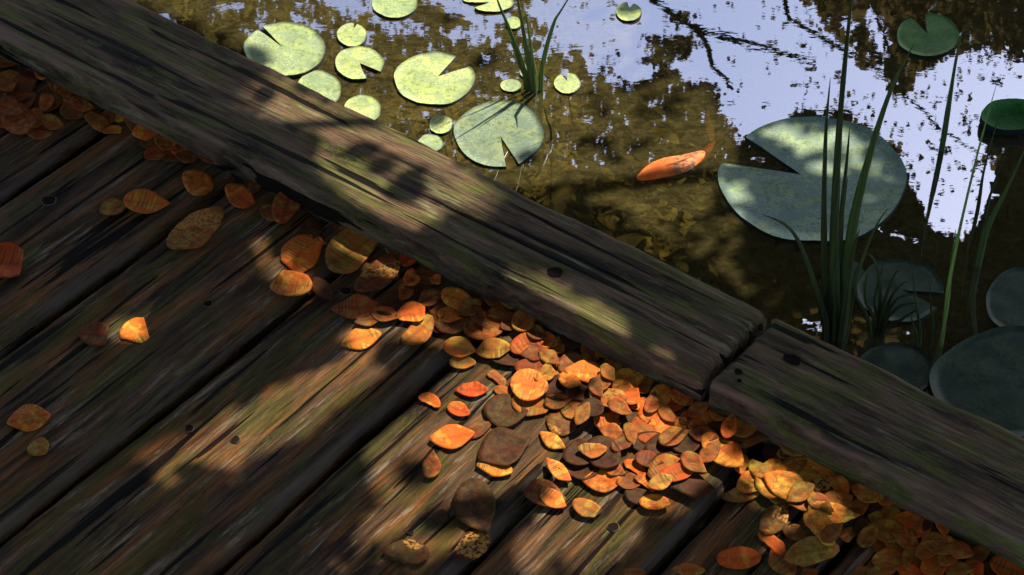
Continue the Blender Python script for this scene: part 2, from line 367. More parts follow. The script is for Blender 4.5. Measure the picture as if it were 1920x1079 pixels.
bpy.context.view_layer.update()
def board_at(u):
    for u0, u1, b in boards:
        if u0-0.02 <= u <= u1+0.02: return b
    return boards[-1][2]
for px, py, r in [(91, 378, 0.0080), (390, 572, 0.0048), (355, 805, 0.0045), (442, 826, 0.0045), (1150, 990, 0.0052), (1481, 998, 0.0052), (648, 548, 0.006), (770, 1000, 0.003)]:
    p = at(px, py); u, v = UV(p.x, p.y); b = board_at(u)
    hole_disc(px, py, r, b, inv=b.matrix_world.inverted())
# two joists carry the boards, a post under each end
for k, v in enumerate((-0.75, -1.9)):
    x, y = XY(0, v)
    j = mobj('joist', *board_mesh(2.2, 0.06, 0.006, 8, 4, 60+k, 0.0), M['plank'], deck); j.location = (x, y, -0.0345); j.rotation_euler.z = -HB

# ------------------------------------------------------------------ edging beams
ZB = 0.045
def beam(u0, u1, v0, v1, seed, chips, label):
    L = u1-u0
    vs, fs = board_mesh(L, v1-v0, ZB+0.055, int(L*330), 44, seed, 0.0028, chips, 0.0045, 28)
    # skewed, broken end at the joint
    out = []
    for x, y, z in vs:
        e = mnoise.noise(Vector((y*40, z*30, seed)))*0.004 + mnoise.noise(Vector((y*140, z*90, seed)))*0.0022
        if u0 < 0 and x > L/2-0.03: x += e*(x-(L/2-0.03))/0.03 + 0.0
        if u0 > 0 and x < -L/2+0.03: x += e*1.3*((-L/2+0.03)-x)/0.03
        if u0 < 0:                       # the long beam narrows a little towards the joint
            k = ((u0+u1)/2+x+0.7)/0.97; vi = -0.048+0.020*k; vo = 0.1125-0.0125*k
            y = vi+(y+(v1-v0)/2)/(v1-v0)*(vo-vi)-(v0+v1)/2
        out.append((x, y, z))
    o = empty('edging_beam', (0, 0, 0))
    b = mobj('timber', out, fs, M['beam'], o); lit_wear(b, v1-v0, (-1, 1), 0.90)
    x, y = XY((u0+u1)/2, (v0+v1)/2); o.location = (x, y, ZB); o.rotation_euler.z = -HB
    tag(o, label, 'beam', 'edging beams along the water')
    bpy.context.view_layer.update()
    return o, b
b1, b1m = beam(-1.75, 0.2785, -0.044, 0.107, 21, [(0.30+0.73, 1, 0.03, 0.004), (0.35, -1, 0.03, 0.003), (0.62, -1, 0.04, 0.003), (-0.2+0.9, 1, 0.05, 0.004)], 'longer mossy edging beam with sun patches between deck and pond')
b2, b2m = beam(0.290, 1.30, -0.029, 0.100, 29, [(-0.505+0.20, -1, 0.03, 0.003), (-0.3, 1, 0.05, 0.004)], 'shorter shaded edging beam right of the dark joint, with two small holes')
for o, px, py, r, asp in ((b1, 1041, 512, 0.0075, 1.15), (b2, 1384, 699, 0.0042, 1.0), (b2, 1386, 716, 0.0024, 1.0), (b2, 1486, 676, 0.0065, 1.5)):
    hole_disc(px, py, r, o, ZB, 'knot_hole', rim=False, inv=o.matrix_world.inverted(), asp=asp)

# ------------------------------------------------------------------ light: trees overhead, two of them added to shape sun and shade
LIT = [
 [(60, -80), (1225, -80), (1215, 50), (1110, 90), (1090, 150), (1075, 260), (1040, 345), (960, 350), (905, 318), (800, 262), (690, 212), (560, 140), (420, 76), (240, 0)],
 [(430, 160), (500, 130), (700, 222), (880, 318), (945, 352), (900, 380), (850, 375), (810, 440), (795, 470), (700, 415), (610, 335), (560, 300), (540, 245), (430, 190)],
 [(868, 372), (925, 362), (965, 395), (975, 430), (900, 425), (855, 400)],
 [(900, 478), (960, 488), (1060, 530), (1150, 575), (1190, 620), (1130, 610), (1010, 565), (930, 515)],
 [(1090, 492), (1125, 492), (1125, 508), (1090, 508)],
 [(1160, 385), (1175, 310), (1280, 250), (1330, 190), (1360, 210), (1365, 300), (1290, 380), (1210, 400)],
 [(205, 596), (285, 592), (275, 640), (205, 645)],
 [(258, 815), (330, 795), (440, 790), (470, 810), (410, 850), (330, 895), (285, 905), (250, 860)],
 [(470, 770), (560, 720), (640, 680), (690, 690), (640, 740), (560, 790), (480, 850), (440, 870)],
 [(430, 765), (560, 705), (690, 665), (720, 700), (600, 800), (450, 880), (310, 915), (262, 880), (300, 820)],
 [(640, 615), (715, 600), (730, 650), (650, 670)],
 [(520, 512), (590, 505), (600, 560), (530, 560)],
 [(740, 590), (820, 580), (830, 645), (760, 650)],
 [(680, 830), (770, 770), (860, 700), (920, 690), (930, 760), (1000, 790), (1010, 850), (960, 930), (850, 930), (760, 980), (700, 940)],
 [(830, 640), (930, 630), (1010, 615), (1080, 630), (1130, 660), (1260, 665), (1330, 740), (1300, 800), (1250, 830), (1180, 810), (1130, 770), (1010, 800), (950, 760), (930, 700), (850, 690)],
 [(840, 540), (900, 545), (900, 580), (840, 575)],
 [(1010, 800), (1070, 810), (1150, 830), (1140, 860), (1060, 900), (1010, 880)],
 [(1000, 905), (1060, 910), (1100, 870), (1200, 860), (1310, 860), (1330, 920), (1250, 970), (1130, 980), (1050, 965)],
 [(1320, 800), (1400, 800), (1440, 900), (1370, 900), (1320, 860)],
 [(970, 990), (1060, 975), (1090, 1010), (1180, 975), (1220, 1000), (1130, 1085), (980, 1085)],
 [(850, 985), (910, 985), (905, 1015), (850, 1040)], [(740, 1010), (820, 1010), (820, 1050), (740, 1060)],
 [(1380, 880), (1580, 880), (1570, 960), (1400, 940)], [(1460, 800), (1530, 800), (1530, 850), (1460, 850)],
]
SHADE = [[(530, 255), (590, 250), (600, 295), (560, 320), (530, 300)], [(455, 195), (505, 205), (510, 235), (470, 240)],
 [(735, 320), (790, 310), (810, 370), (770, 385), (730, 370)], [(620, 315), (665, 320), (655, 345), (615, 335)],
 [(740, 850), (800, 880), (780, 920), (730, 900)], [(1040, 730), (1110, 720), (1100, 760), (1040, 770)],
 [(1100, 1000), (1150, 1020), (1120, 1060)], [(330, 868), (400, 850), (400, 900), (340, 910)]]
SEMI = [[(1390, 232), (1500, 212), (1640, 260), (1700, 340), (1650, 400), (1560, 380), (1500, 330), (1470, 300)],
 [(1345, 300), (1420, 320), (1450, 370), (1370, 370)], [(1170, 500), (1205, 500), (1270, 540), (1240, 545)], [(430, 450), (520, 440), (560, 520), (440, 540)], [(1040, 345), (1075, 60), (1300, 90), (1400, 250), (1400, 360), (1310, 420), (1190, 430), (1000, 370)],
 [(560, 700), (700, 640), (720, 720), (600, 800), (500, 860)], [(700, 940), (860, 930), (700, 1079), (560, 1079)], [(1000, 760), (1400, 740), (1420, 900), (1100, 960), (980, 900)],
 [(1380, 880), (1600, 880), (1590, 980), (1400, 960)], [(1190, 430), (1310, 420), (1400, 360), (1420, 480), (1480, 600), (1400, 570)], [(1590, 890), (1740, 950), (1860, 1079), (1380, 1079), (1400, 990)]]
def semimask(px, py):
    m = np.zeros(px.shape, bool)
    for q in SEMI: m |= inpoly(px, py, q)
    return m
SKYW = [
 [(1055, -40), (1505, -40), (1500, 10), (1545, 50), (1590, 95), (1650, 130), (1672, 160), (1700, 175), (1745, 130), (1800, 100), (1870, 105), (1960, 130), (1960, 215), (1870, 200), (1835, 240), (1850, 290), (1870, 330), (1858, 400), (1800, 470), (1735, 430), (1700, 340), (1690, 285), (1600, 215), (1500, 205), (1430, 262), (1392, 262), (1372, 215), (1345, 165), (1290, 150), (1240, 120), (1190, 150), (1130, 130), (1070, 90), (1030, 60), (1010, 20)],
 [(1640, 420), (1720, 440), (1740, 470), (1650, 440)],
 [(1490, 590), (1545, 600), (1550, 630), (1510, 615)],
 [(1585, 28), (1660, 28), (1662, 80), (1640, 80), (1635, 45), (1600, 50)],
 [(240, 0), (350, -6), (460, 4), (460, 14), (370, 14), (300, 8)],
 [(560, 0), (700, -10), (720, 14), (640, 16)], [(630, 12), (660, 20), (675, 44), (650, 34)],
 [(780, -10), (870, 0), (960, 30), (930, 50), (880, 40), (820, 10)],
 [(700, 36), (770, 44), (800, 60), (740, 56)], [(370, 56), (450, 56), (450, 80), (380, 70)],
 [(1000, 60), (1040, 70), (1060, 110), (1010, 90)], [(1080, 95), (1150, 110), (1160, 140), (1110, 120)],
 [(1010, 5), (1060, 0), (1070, 40), (1020, 40)], [(880, 60), (925, 55), (930, 75), (890, 75)],
]
def surface_pixels(p, d):
    """pixels where light travelling along -d through p lands (numpy), on deck, beam or water"""
    outx = np.full(len(p), -9999.0); outy = np.full(len(p), -9999.0)
    def land(z):
        t = (p[:, 2]-z)/d[2]; return p[:, 0]-d[0]*t, p[:, 1]-d[1]*t
    def pj(x, y, z):
        vx, vy, vz = x-CAM.x, y-CAM.y, z-CAM.z
        dep = vy*CP-vz*SP; up = vy*SP+vz*CP; return W0/2+FP*vx/dep, H0/2-FP*up/dep
    xb, yb = land(ZB); v = xb*SH+yb*CH
    isb = (v > -0.04) & (v < 0.105)
    x0, y0 = land(0.0); v0 = x0*SH+y0*CH
    isd = (~isb) & (v <= -0.04)
    xw, yw = land(ZW)
    X = np.where(isb, xb, np.where(isd, x0, xw)); Y = np.where(isb, yb, np.where(isd, y0, yw)); Z = np.where(isb, ZB, np.where(isd, 0.0, ZW))
    return pj(X, Y, Z)
def litmask(px, py):
    m = np.zeros(px.shape, bool)
    for q in LIT: m |= inpoly(px, py, q)
    for q in SHADE: m &= ~inpoly(px, py, q)
    return m
def leaves_mesh(name, C, size, facing, mat, parent, aspect=0.62, spread=0.55, sd=3):
    """many small pointed leaves, 4 faces each, as one crown"""
    r = np.random.default_rng(sd); n = len(C)
    f = np.array(facing)/np.linalg.norm(facing)
    nrm = f[None, :]+r.normal(0, spread, (n, 3)); nrm /= np.linalg.norm(nrm, axis=1)[:, None]
    a = np.cross(nrm, r.normal(0, 1, (n, 3))); a /= np.linalg.norm(a, axis=1)[:, None]; b = np.cross(nrm, a)
    L = (size if np.ndim(size) else np.full(n, size))*r.uniform(0.75, 1.25, n); Wd = L*aspect*r.uniform(0.8, 1.2, n)
    pts = [(-.5, 0), (-.25, .42), (.1, .5), (.5, 0), (.1, -.5), (-.25, -.42)]
    V = np.zeros((n, 6, 3))
    for k, (s, t_) in enumerate(pts):
        V[:, k] = C + a*(s*L)[:, None] + b*(t_*Wd)[:, None] + nrm*((abs(t_)*0.12)*L)[:, None]
    V = V.reshape(-1, 3); base = np.arange(n)*6
    F = np.concatenate([np.stack([base, base+1, base+2, base+3], 1), np.stack([base, base+3, base+4, base+5], 1)])
    return mobj(name, V.tolist(), F.tolist(), mat, parent, smooth=False)
def tube(name, pts, rad, mat, parent, seg=8):
    vs = []; fs = []
    for i, p in enumerate(pts):
        p = Vector(p); q = Vector(pts[min(i+1, len(pts)-1)])-Vector(pts[max(i-1, 0)]); q.normalize()
        s = q.cross(Vector((0.3, 0.2, 1))); s.normalize(); t_ = q.cross(s)
        for k in range(seg):
            a = 2*math.pi*k/seg; vs.append(p+(s*math.cos(a)+t_*math.sin(a))*rad[i])
    for i in range(len(pts)-1):
        for k in range(seg): fs.append((i*seg+k, i*seg+(k+1) % seg, (i+1)*seg+(k+1) % seg, (i+1)*seg+k))
    fs.append(tuple(range(seg-1, -1, -1))); fs.append(tuple((len(pts)-1)*seg+k for k in range(seg)))
    return mobj(name, vs, fs, mat, parent)
def wob(a, b, n, amp, sd):
    r = random.Random(sd); a, b = Vector(a), Vector(b); out = []
    for i in range(n+1):
        f = i/n; p = a.lerp(b, f); s = math.sin(math.pi*f)
        out.append(p+Vector((r.uniform(-1, 1), r.uniform(-1, 1), r.uniform(-1, 1)))*amp*s)
    return out
# tree 1: added out of view, crown cut to place the dapples
T1 = empty('added_shade_tree', (3.95, 1.3, -0.042)); bpy.context.view_layer.update()
tag(T1, 'added unseen tree right of the pond, its low bough shaped to dapple the deck', 'tree')
def T1p(pts): return [Vector(p)-T1.location for p in pts]
tube('trunk', T1p(wob((3.95, 1.3, -0.1), (3.7, 1.5, 3.4), 8, 0.08, 1)), [0.16-0.011*i for i in range(9)], M['bark'], T1, 12)
for k, (a, b) in enumerate([((3.85, 1.35, 1.2), (0.3, 1.2, 1.62)), ((3.8, 1.4, 1.6), (0.5, 0.5, 1.75)), ((3.8, 1.4, 1.9), (1.2, 1.7, 1.95))]):
    tube('branch', T1p(wob(a, b, 10, 0.07, 30+k)), [0.05-0.0042*i for i in range(11)], M['bark'], T1)
NG = 60000
sx, sy, sz = SUN.x/SUN.z, SUN.y/SUN.z, 1.0
z = rng.uniform(1.35, 1.85, NG)
gx = rng.uniform(-1.25, 1.3, NG); gy = rng.uniform(-0.95, 1.25, NG)      # where the shade falls
Cg = np.stack([gx+z*sx, gy+z*sy, z], 1)
keep = np.ones(NG, bool); hits = np.zeros(NG)
for dx, dy in ((0, 0), (.013, 0), (-.013, 0), (0, .013), (0, -.013)):
    q = Cg.copy(); q[:, 0] += dx; q[:, 1] += dy
    px, py = surface_pixels(q, SUN); hits += litmask(px, py)
stray = (rng.random(NG) < 0.003)
apx, apy = surface_pixels(Cg, SUN); sm = semimask(apx, apy) & (hits < 1)
keep = ((hits < 1) & ~sm) | (sm & (rng.random(NG) < 0.17)) | (stray & (hits > 3))
def mirrored(C):
    vy, vz = C[:, 1]-CAM.y, (2*ZW-C[:, 2])-CAM.z
    dp = vy*CP-vz*SP; return W0/2+FP*(C[:, 0]-CAM.x)/dp, H0/2-FP*(vy*SP+vz*CP)/dp
ax_, ay_ = mirrored(Cg); mm = np.zeros(NG, bool)
for q in SKYW: mm |= inpoly(ax_, ay_, q)
keep &= ~(mm & ((apx > 1990) | (apy < -70)))
Cg = Cg[keep]
leaves_mesh('crown', Cg-np.array(T1.location)[None, :], np.where(sm[keep], 0.028, 0.046), tuple(SUN), M['foliage'], T1, 0.7, 0.45, 5)
# tree 2: boughs beyond the pond that are mirrored in the water
BR = [  # dark things seen mirrored inside the bright patch
 [(1195, 118), (1250, 60), (1310, 60), (1300, 112), (1240, 130)], [(1250, 25), (1300, 20), (1300, 45), (1260, 48)],
 [(1210, 68), (1240, 60), (1240, 85), (1205, 84)]]
T2 = empty('mirrored_tree', (-2.6, 7.9, -0.042))
tag(T2, 'tall dark tree on the far bank, seen only mirrored in the pond', 'tree')
def up_refl(px, py, zt):
    wp = at(px, py, ZW); d = ray(px, py); return wp+Vector((d.x, d.y, -d.z))*((zt-ZW)/-d.z)
def T2p(pts): return [Vector(p)-T2.location for p in pts]
tube('trunk', T2p(wob((-2.6, 7.9, -0.1), (-2.2, 6.9, 6.0), 8, 0.1, 2)), [0.24-0.018*i for i in range(9)], M['bark'], T2, 12)
for pl, r0, r1 in (([(1170, -200), (1172, -100), (1180, -40), (1235, 8), (1282, 42), (1340, 66), (1410, 82), (1470, 100), (1530, 118)], 0.022, 0.006),
                   ([(1285, 42), (1310, 62), (1328, 90), (1335, 125), (1362, 150), (1375, 168)], 0.014, 0.006),
                   ([(1170, -200), (1450, -170), (1590, -80), (1640, 20), (1700, 180), (1760, 240), (1840, 290), (1900, 330)], 0.010, 0.004),
                   ([(1450, -170), (1455, -60), (1480, 38), (1540, 70), (1610, 110), (1700, 160)], 0.012, 0.006)):
    pts = [up_refl(a, b, 3.05+0.02*i) for i, (a, b) in enumerate(pl)]
    tube('branch', T2p(pts), [r0+(r1-r0)*i/(len(pts)-1) for i in range(len(pts))], M['bark'], T2)
for k, (a, b) in enumerate([((-2.3, 7.2, 4.4), up_refl(1170, -200, 3.05)), ((-2.3, 7.3, 3.9), up_refl(700, 250, 2.9))]):
    tube('branch', T2p(wob(a, b, 8, 0.1, 50+k)), [0.09-0.0085*i for i in range(9)], M['bark'], T2)
NR = 150000
z = rng.uniform(2.5, 3.7, NR); x = rng.uniform(-2.2, 2.4, NR); y = rng.uniform(1.5, 7.0, NR)
vx, vy, vz = x-CAM.x, y-CAM.y, (2*ZW-z)-CAM.z
dep = vy*CP-vz*SP; up = vy*SP+vz*CP
rpx = W0/2+FP*vx/dep; rpy = H0/2-FP*up/dep
def fracn(a, b, s, k): return np.array([mnoise.fractal(Vector((i*s, j*s, k)), 0.8, 2.2, 4) for i, j in zip(a, b)])
def fleck(px, py):
    ok = np.zeros(len(px), bool); m = (px < 1230) & (py < 330) & (px > 150)
    idx = np.nonzero(m)[0]
    for i in idx:
        q = px[i]*0.92+py[i]*0.38; w_ = -px[i]*0.38+py[i]*0.92
        th = 0.16+0.26*min(1, max(0, py[i])/260.0)
        ok[i] = mnoise.fractal(Vector((q/46, w_/17, 4.2)), 0.7, 2.2, 3)*0.75 > th
    return ok
def specks(px, py):
    return np.array([mnoise.fractal(Vector((a/40, b/19, 8.8)), 0.7, 2.2, 4)*0.8 for a, b in zip(px, py)])
inw = (rpx > -260) & (rpx < 2180) & (rpy > -260) & (rpy < 1300)
z, x, y, rpx, rpy = z[inw], x[inw], y[inw], rpx[inw], rpy[inw]
jx = np.array([mnoise.fractal(Vector((a/55, b/38, 1.0)), 0.7, 2.3, 4) for a, b in zip(rpx, rpy)])*26
jy = np.array([mnoise.fractal(Vector((a/55, b/38, 6.0)), 0.7, 2.3, 4) for a, b in zip(rpx, rpy)])*18
hit = np.zeros(len(x), bool); core = np.zeros(len(x), int)
for dx, dy in ((0, 0), (9, 0), (-9, 0), (0, 7), (0, -7)):
    m = np.zeros(len(x), bool)
    for q in SKYW: m |= inpoly(rpx+jx+dx, rpy+jy+dy, q)
    for q in BR: m &= ~inpoly(rpx+jx*.5+dx, rpy+jy*.5+dy, q)
    core += m
stray = rng.random(len(x)) < 0.006
sp_ = specks(rpx, rpy)
fl_ = fleck(rpx, rpy) & (core < 1)
keep = ((core < 1) & ~fl_) | ((core >= 1) & (core < 5) & (rng.random(len(x)) < 0.12)) | stray | ((core >= 1) & (sp_ > np.where((rpx > 1480) & (rpy < 260), 0.14, np.where((rpx > 1680), 0.20, 0.32))) & (rng.random(len(x)) < 0.25))
C2 = np.stack([x, y, z], 1)
def shades_lit(C, m):
    h = np.zeros(len(C), bool)
    for dx, dy in ((0, 0), (m, 0), (-m, 0), (0, m), (0, -m)):
        q = C.copy(); q[:, 0] += dx; q[:, 1] += dy
        a, b = surface_pixels(q, SUN); h |= litmask(a, b) | semimask(a, b)
    return h
keep &= ~shades_lit(C2, 0.02)
C2 = C2[keep]; core = core[keep]
size = np.where(core > 0, 0.022, 0.036)
leaves_mesh('crown', C2-np.array(T2.location)[None, :], size, (0, 0.6, 1), M['foliage'], T2, 0.66, 0.55, 9)

# tree 3: high crown added out of view to cut the sky light
T3 = empty('added_canopy_tree', (-3.6, -2.6, -0.042))
tag(T3, 'added unseen tree left behind the deck, its wide crown put in to shade everything', 'tree')
def T3p(pts): return [Vector(p)-T3.location for p in pts]
tube('trunk', T3p(wob((-3.6, -2.6, -0.1), (-3.2, -2.0, 6.0), 8, 0.1, 4)), [0.3-0.022*i for i in range(9)], M['bark'], T3, 12)
for k, b in enumerate([(3.5, -1.5, 5.2), (-1.5, 4.5, 5.3), (-4.5, 2.5, 4.9), (1.0, -4.5, 5.1)]):
    tube('branch', T3p(wob((-3.4, -2.3, 3.3+0.3*k), b, 9, 0.15, 70+k)), [0.12-0.011*i for i in range(10)], M['bark'], T3)
NT3 = 42000
C3 = np.stack([rng.uniform(-6.5, 6.5, NT3), rng.uniform(-6.5, 8.5, NT3), rng.uniform(4.2, 5.6, NT3)], 1)
dd = np.hypot(C3[:, 0], C3[:, 1]-1)/7.5; C3[:, 2] -= np.clip(dd, 0, 1)**2*2.6*rng.uniform(0.3, 1, NT3)
k3 = ~((0 < 1) & (np.zeros(NT3) > 1)) & ~shades_lit(C3, 0.06) & ~shades_lit(C3, 0.03)
vy_, vz_ = C3[:, 1]-CAM.y, (2*ZW-C3[:, 2])-CAM.z
dp_ = vy_*CP-vz_*SP; u_ = vy_*SP+vz_*CP; qx = W0/2+FP*(C3[:, 0]-CAM.x)/dp_; qy = H0/2-FP*u_/dp_
m3 = np.zeros(NT3, bool)
for dx, dy in ((0, 0), (45, 0), (-45, 0), (0, 40), (0, -40)):
    for q in SKYW[:1]: m3 |= inpoly(qx+dx, qy+dy, q) & (dp_ > 0)
    m3 |= (qx > 120) & (qx < 1260) & (qy < 360) & (qy > -80) & (dp_ > 0)
    for q in SKYW[1:]: m3 |= inpoly(qx+dx*0.6, qy+dy*0.6, q) & (dp_ > 0)
leaves_mesh('crown', (C3-np.array(T3.location)[None, :])[k3 & ~m3], 0.17, (0, 0, 1), M['foliage'], T3, 0.62, 0.5, 12)

# ------------------------------------------------------------------ sunken litter on the pond bed
def litter():
    r = random.Random(4); V = []; F = []
    for k in range(5200):
        px, py = r.uniform(150, 1980), r.uniform(-60, 880)
        zz = r.choice((-0.19, -0.165, -0.14, -0.115, -0.1))+r.uniform(-.01, .01)
        p = at(px, py, zz)
        if UV(p.x, p.y)[1] < 0.02: continue
        L = r.uniform(0.008, 0.030) if r.random() < .85 else r.uniform(.04, .07); Wd = L*r.uniform(.12, .6); a = r.uniform(0, 6.28)
        tl = r.uniform(-.35, .35)
        pts = [(-.5, 0), (-.2, .5), (.25, .42), (.5, 0.05), (.1, -.45), (-.3, -.35)]
        b = len(V); ca, sa = math.cos(a), math.sin(a)
        for s, q in pts:
            s += r.uniform(-.08, .08); q += r.uniform(-.08, .08)
            V.append((p.x+ca*s*L-sa*q*Wd, p.y+sa*s*L+ca*q*Wd, p.z+tl*s*L+r.uniform(-.001, .001)))
        F.append((b, b+1, b+2, b+3)); F.append((b, b+3, b+4, b+5))
    tag(mobj('submerged_leaf_litter', V, F, M['litter'], smooth=False), 'sunken olive brown leaves and shreds under the clear pond water', 'leaf litter', kind='stuff')
litter()

# ------------------------------------------------------------------ lily pads
PADS = []
def pad(cx, cy, rx, ry, notch, col, label, wid=22, depth=0.95, z=0.0, cup=0.0, jag=0.012, n=64):
    """outline in the picture -> real disc on the water; notch = picture angle of the slit (None: none)"""
    r = random.Random(int(cx*7+cy)); zz = ZW+0.0035+z
    ks = [(r.uniform(-1, 1), r.uniform(-1, 1)) for _ in range(5)]
    def rad(a): return 1+jag*sum(c[0]*math.cos((i+2)*a)+c[1]*math.sin((i+2)*a) for i, c in enumerate(ks))
    c3 = at(cx, cy, zz); rim = []
    if notch is None: angs = [360*i/n for i in range(n)]
    else:
        angs = [notch+wid/2+(360-wid)*i/(n-1) for i in range(n)]
    for a in angs:
        A = math.radians(a); rr = rad(A)*(1+0.006*math.sin(9*A))
        rim.append(at(cx+rx*rr*math.cos(A), cy-ry*rr*math.sin(A), zz)-c3)
    apex = Vector((0, 0, 0))
    if notch is not None:
        A = math.radians(notch); apex = (at(cx+rx*(1-depth)*math.cos(A), cy-ry*(1-depth)*math.sin(A), zz)-c3)
    V = []; F = []; fm = []; T = 0.0038
    NRg = 7; closed = notch is None; m = len(angs)
    for k in range(NRg+1):
        f = k/NRg
        for v in rim:
            p = apex.lerp(v, f)
            h = 0.0012*mnoise.noise(Vector((p.x*40, p.y*40, cx)))+cup*f**5*0.012
            if k >= NRg-1: h += 0.0006*mnoise.noise(Vector((p.x*200, p.y*200, cy)))
            V.append((p.x, p.y, h))
    for k in range(NRg):
        for i in range(m if closed else m-1):
            a, b = k*m+i, k*m+(i+1) % m
            F.append((a, b, b+m, a+m)); fm.append(0)
    base = len(V)
    for v in rim:                                      # underside rim, a little wider
        V.append((v.x*1.012, v.y*1.012, -T+cup*0.006))
    for i in range(m if closed else m-1):
        a, b = NRg*m+i, NRg*m+(i+1) % m; F.append((a, base+i, base+(i+1) % m, b)); fm.append(1)
    V.append((apex.x, apex.y, -T)); ai = len(V)-1
    if not closed:
        for e, i in ((0, 0), (1, m-1)):
            F.append((0, NRg*m+i, base+i, ai) if e else (0, ai, base+i, NRg*m+i)); fm.append(1)
    for i in range(m if closed else m-1): F.append((ai, base+(i+1) % m, base+i)); fm.append(1)
    o = mobj('lily_pad', V, F, [M['pad'], M['pad_edge']], fm=fm); o.location = c3; o.color = (*col, 1)
    tag(o, label, 'lily pad', 'lily pads floating on the pond')
    # the stalk down to the bed
    st = tube('stalk', [apex+Vector((0, 0, -T)), apex+Vector((0.01, -0.01, -0.07)), apex+Vector((0.03, 0.01, -0.19))], [0.0016, 0.0014, 0.0013], M['pad_edge'], o, 6)
    return o
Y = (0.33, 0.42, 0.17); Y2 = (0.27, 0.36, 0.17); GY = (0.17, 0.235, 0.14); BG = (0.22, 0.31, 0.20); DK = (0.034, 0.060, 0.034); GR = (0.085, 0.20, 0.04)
pad(598, 167, 42, 35, None, Y2, 'pale pad half hidden by the beam, under the edge of the big notched one', z=-0.002)
pad(534, 92, 76, 51, 128, Y2, 'large pale green pad at far left, slit to upper left, touching the beam', 9, 0.93, z=0.002)
pad(660, 65, 28, 22, 76, Y, 'small round pale pad with a tiny slit on top, upper left', 14, 0.5)
pad(674, 118, 46, 31, -52, Y, 'pale pad with wide bite at lower right, under the tiny slit one', 42, 0.98, z=0.001)
pad(815, 147, 75, 50, 42, Y, 'big bright yellow-green pad with wide notch at upper right', 30, 0.9)
pad(680, 204, 35, 26, None, Y, 'pale speckled pad tucked against the beam, cut off by its edge')
pad(827, 233, 22, 18, None, Y, 'small round yellow-green pad just left of the big grey-green one')
pad(807, 269, 24, 18, None, Y2, 'small pale pad peeking over the beam edge below a round one')
pad(936, 250, 84, 62, -73, GY, 'large grey-green pad with narrow notch at the bottom, centre left of pond', 17, 0.9)
pad(740, 6, 43, 27, 95, Y2, 'green pad cut off by the top of the picture, left of the reeds', 12, 0.9)
pad(922, 4, 42, 18, 200, Y, 'pointed bright pad at the top edge behind the left reeds', 40, 0.9)
pad(895, -2, 28, 8, None, Y2, 'sliver of a pad at the very top edge left of the reeds', z=-0.001)
pad(963, 43, 14, 11, None, Y, 'tiny bright pad behind the blades of the left reed clump')
pad(958, 160, 20, 12, None, Y2, 'tiny oval pad left of the foot of the left reed clump')
pad(1064, 156, 25, 19, 105, Y, 'small pad with slit on top, right of the left reed clump', 30, 0.8)
pad(988, 135, 14, 11, None, GY, 'tiny dull pad right behind the foot of the left reeds', z=-0.001)
pad(1179, 22, 24, 17, 82, Y, 'small heart shaped green pad alone in the bright sky reflection', 30, 0.6)
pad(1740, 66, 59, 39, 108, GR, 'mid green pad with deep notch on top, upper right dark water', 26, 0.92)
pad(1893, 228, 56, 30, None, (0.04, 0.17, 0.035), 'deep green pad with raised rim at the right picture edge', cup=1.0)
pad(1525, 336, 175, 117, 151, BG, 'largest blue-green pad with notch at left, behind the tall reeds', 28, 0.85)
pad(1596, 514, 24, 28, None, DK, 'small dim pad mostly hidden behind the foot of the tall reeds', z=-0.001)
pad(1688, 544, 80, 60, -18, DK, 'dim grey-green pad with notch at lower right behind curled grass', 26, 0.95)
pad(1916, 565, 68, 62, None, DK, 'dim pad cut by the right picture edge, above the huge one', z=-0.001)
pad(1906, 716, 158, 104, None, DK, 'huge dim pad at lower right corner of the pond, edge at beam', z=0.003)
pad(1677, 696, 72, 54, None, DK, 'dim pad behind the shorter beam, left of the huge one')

# ------------------------------------------------------------------ reeds
def blade(base, pts, wpx, parent, y0, col, lean=0.0):
    """pts: picture points from foot to tip; the blade stands upright over its foot"""
    P3 = [up_at(px, py, y0+lean*i/len(pts)) for i, (px, py) in enumerate(pts)]
    foot = P3[0]; P3 = [Vector((foot.x, foot.y, -0.20))] + P3
    # resample with Catmull-Rom
    out = []; n = len(P3)
    for i in range(n-1):
        p0, p1, p2, p3 = P3[max(i-1, 0)], P3[i], P3[i+1], P3[min(i+2, n-1)]
        for k in range(7):
            t_ = k/7; out.append(0.5*((2*p1)+(p2-p0)*t_+(2*p0-5*p1+4*p2-p3)*t_**2+(3*p1-p0-3*p2+p3)*t_**3))
    out.append(P3[-1]); N = len(out); V = []; F = []; w0 = wpx*0.64e-3
    o0 = parent.location
    for i, p in enumerate(out):
        f = i/(N-1); w_ = w0*(0.75+0.25*math.sin(math.pi*min(1, f*1.6)))*(1-max(0, (f-0.35)/0.65)**1.7)*0.5+0.0002
        q = out[min(i+1, N-1)]-out[max(i-1, 0)]; q.normalize(); s = q.cross(Vector((0.15, -1, 0.5))); s.normalize(); nn = q.cross(s); nn.normalize()
        w_ *= 1+0.10*mnoise.noise(p*60)
        for e, d in ((-1, 0), (-0.35, -0.35), (0, 0.10), (0.35, -0.35), (1, 0), (0, 0.75)): V.append(p-o0+s*w_*e+nn*w_*0.45*d)
    m = 6
    for i in range(N-1):
        for k in range(m): F.append((i*m+k, i*m+(k+1) % m, (i+1)*m+(k+1) % m, (i+1)*m+k))
    F.append(tuple(range(m-1, -1, -1))); F.append(tuple((N-1)*m+k for k in range(m)))
    b = mobj('blade', V, F, M['reed'], parent); b.color = (*col, 1); return b
def clump(px, py, blades, label, cat='reeds', name='reed_clump'):
    p = at(px, py, ZW); o = empty(name, (p.x, p.y, ZW)); tag(o, label, cat)
    for i, (pts, w_, col) in enumerate(blades):
        b0 = at(pts[0][0], pts[0][1], ZW)
        blade(None, pts, w_, o, b0.y, col, lean=(-0.012 if i % 2 else 0.01))
    return o
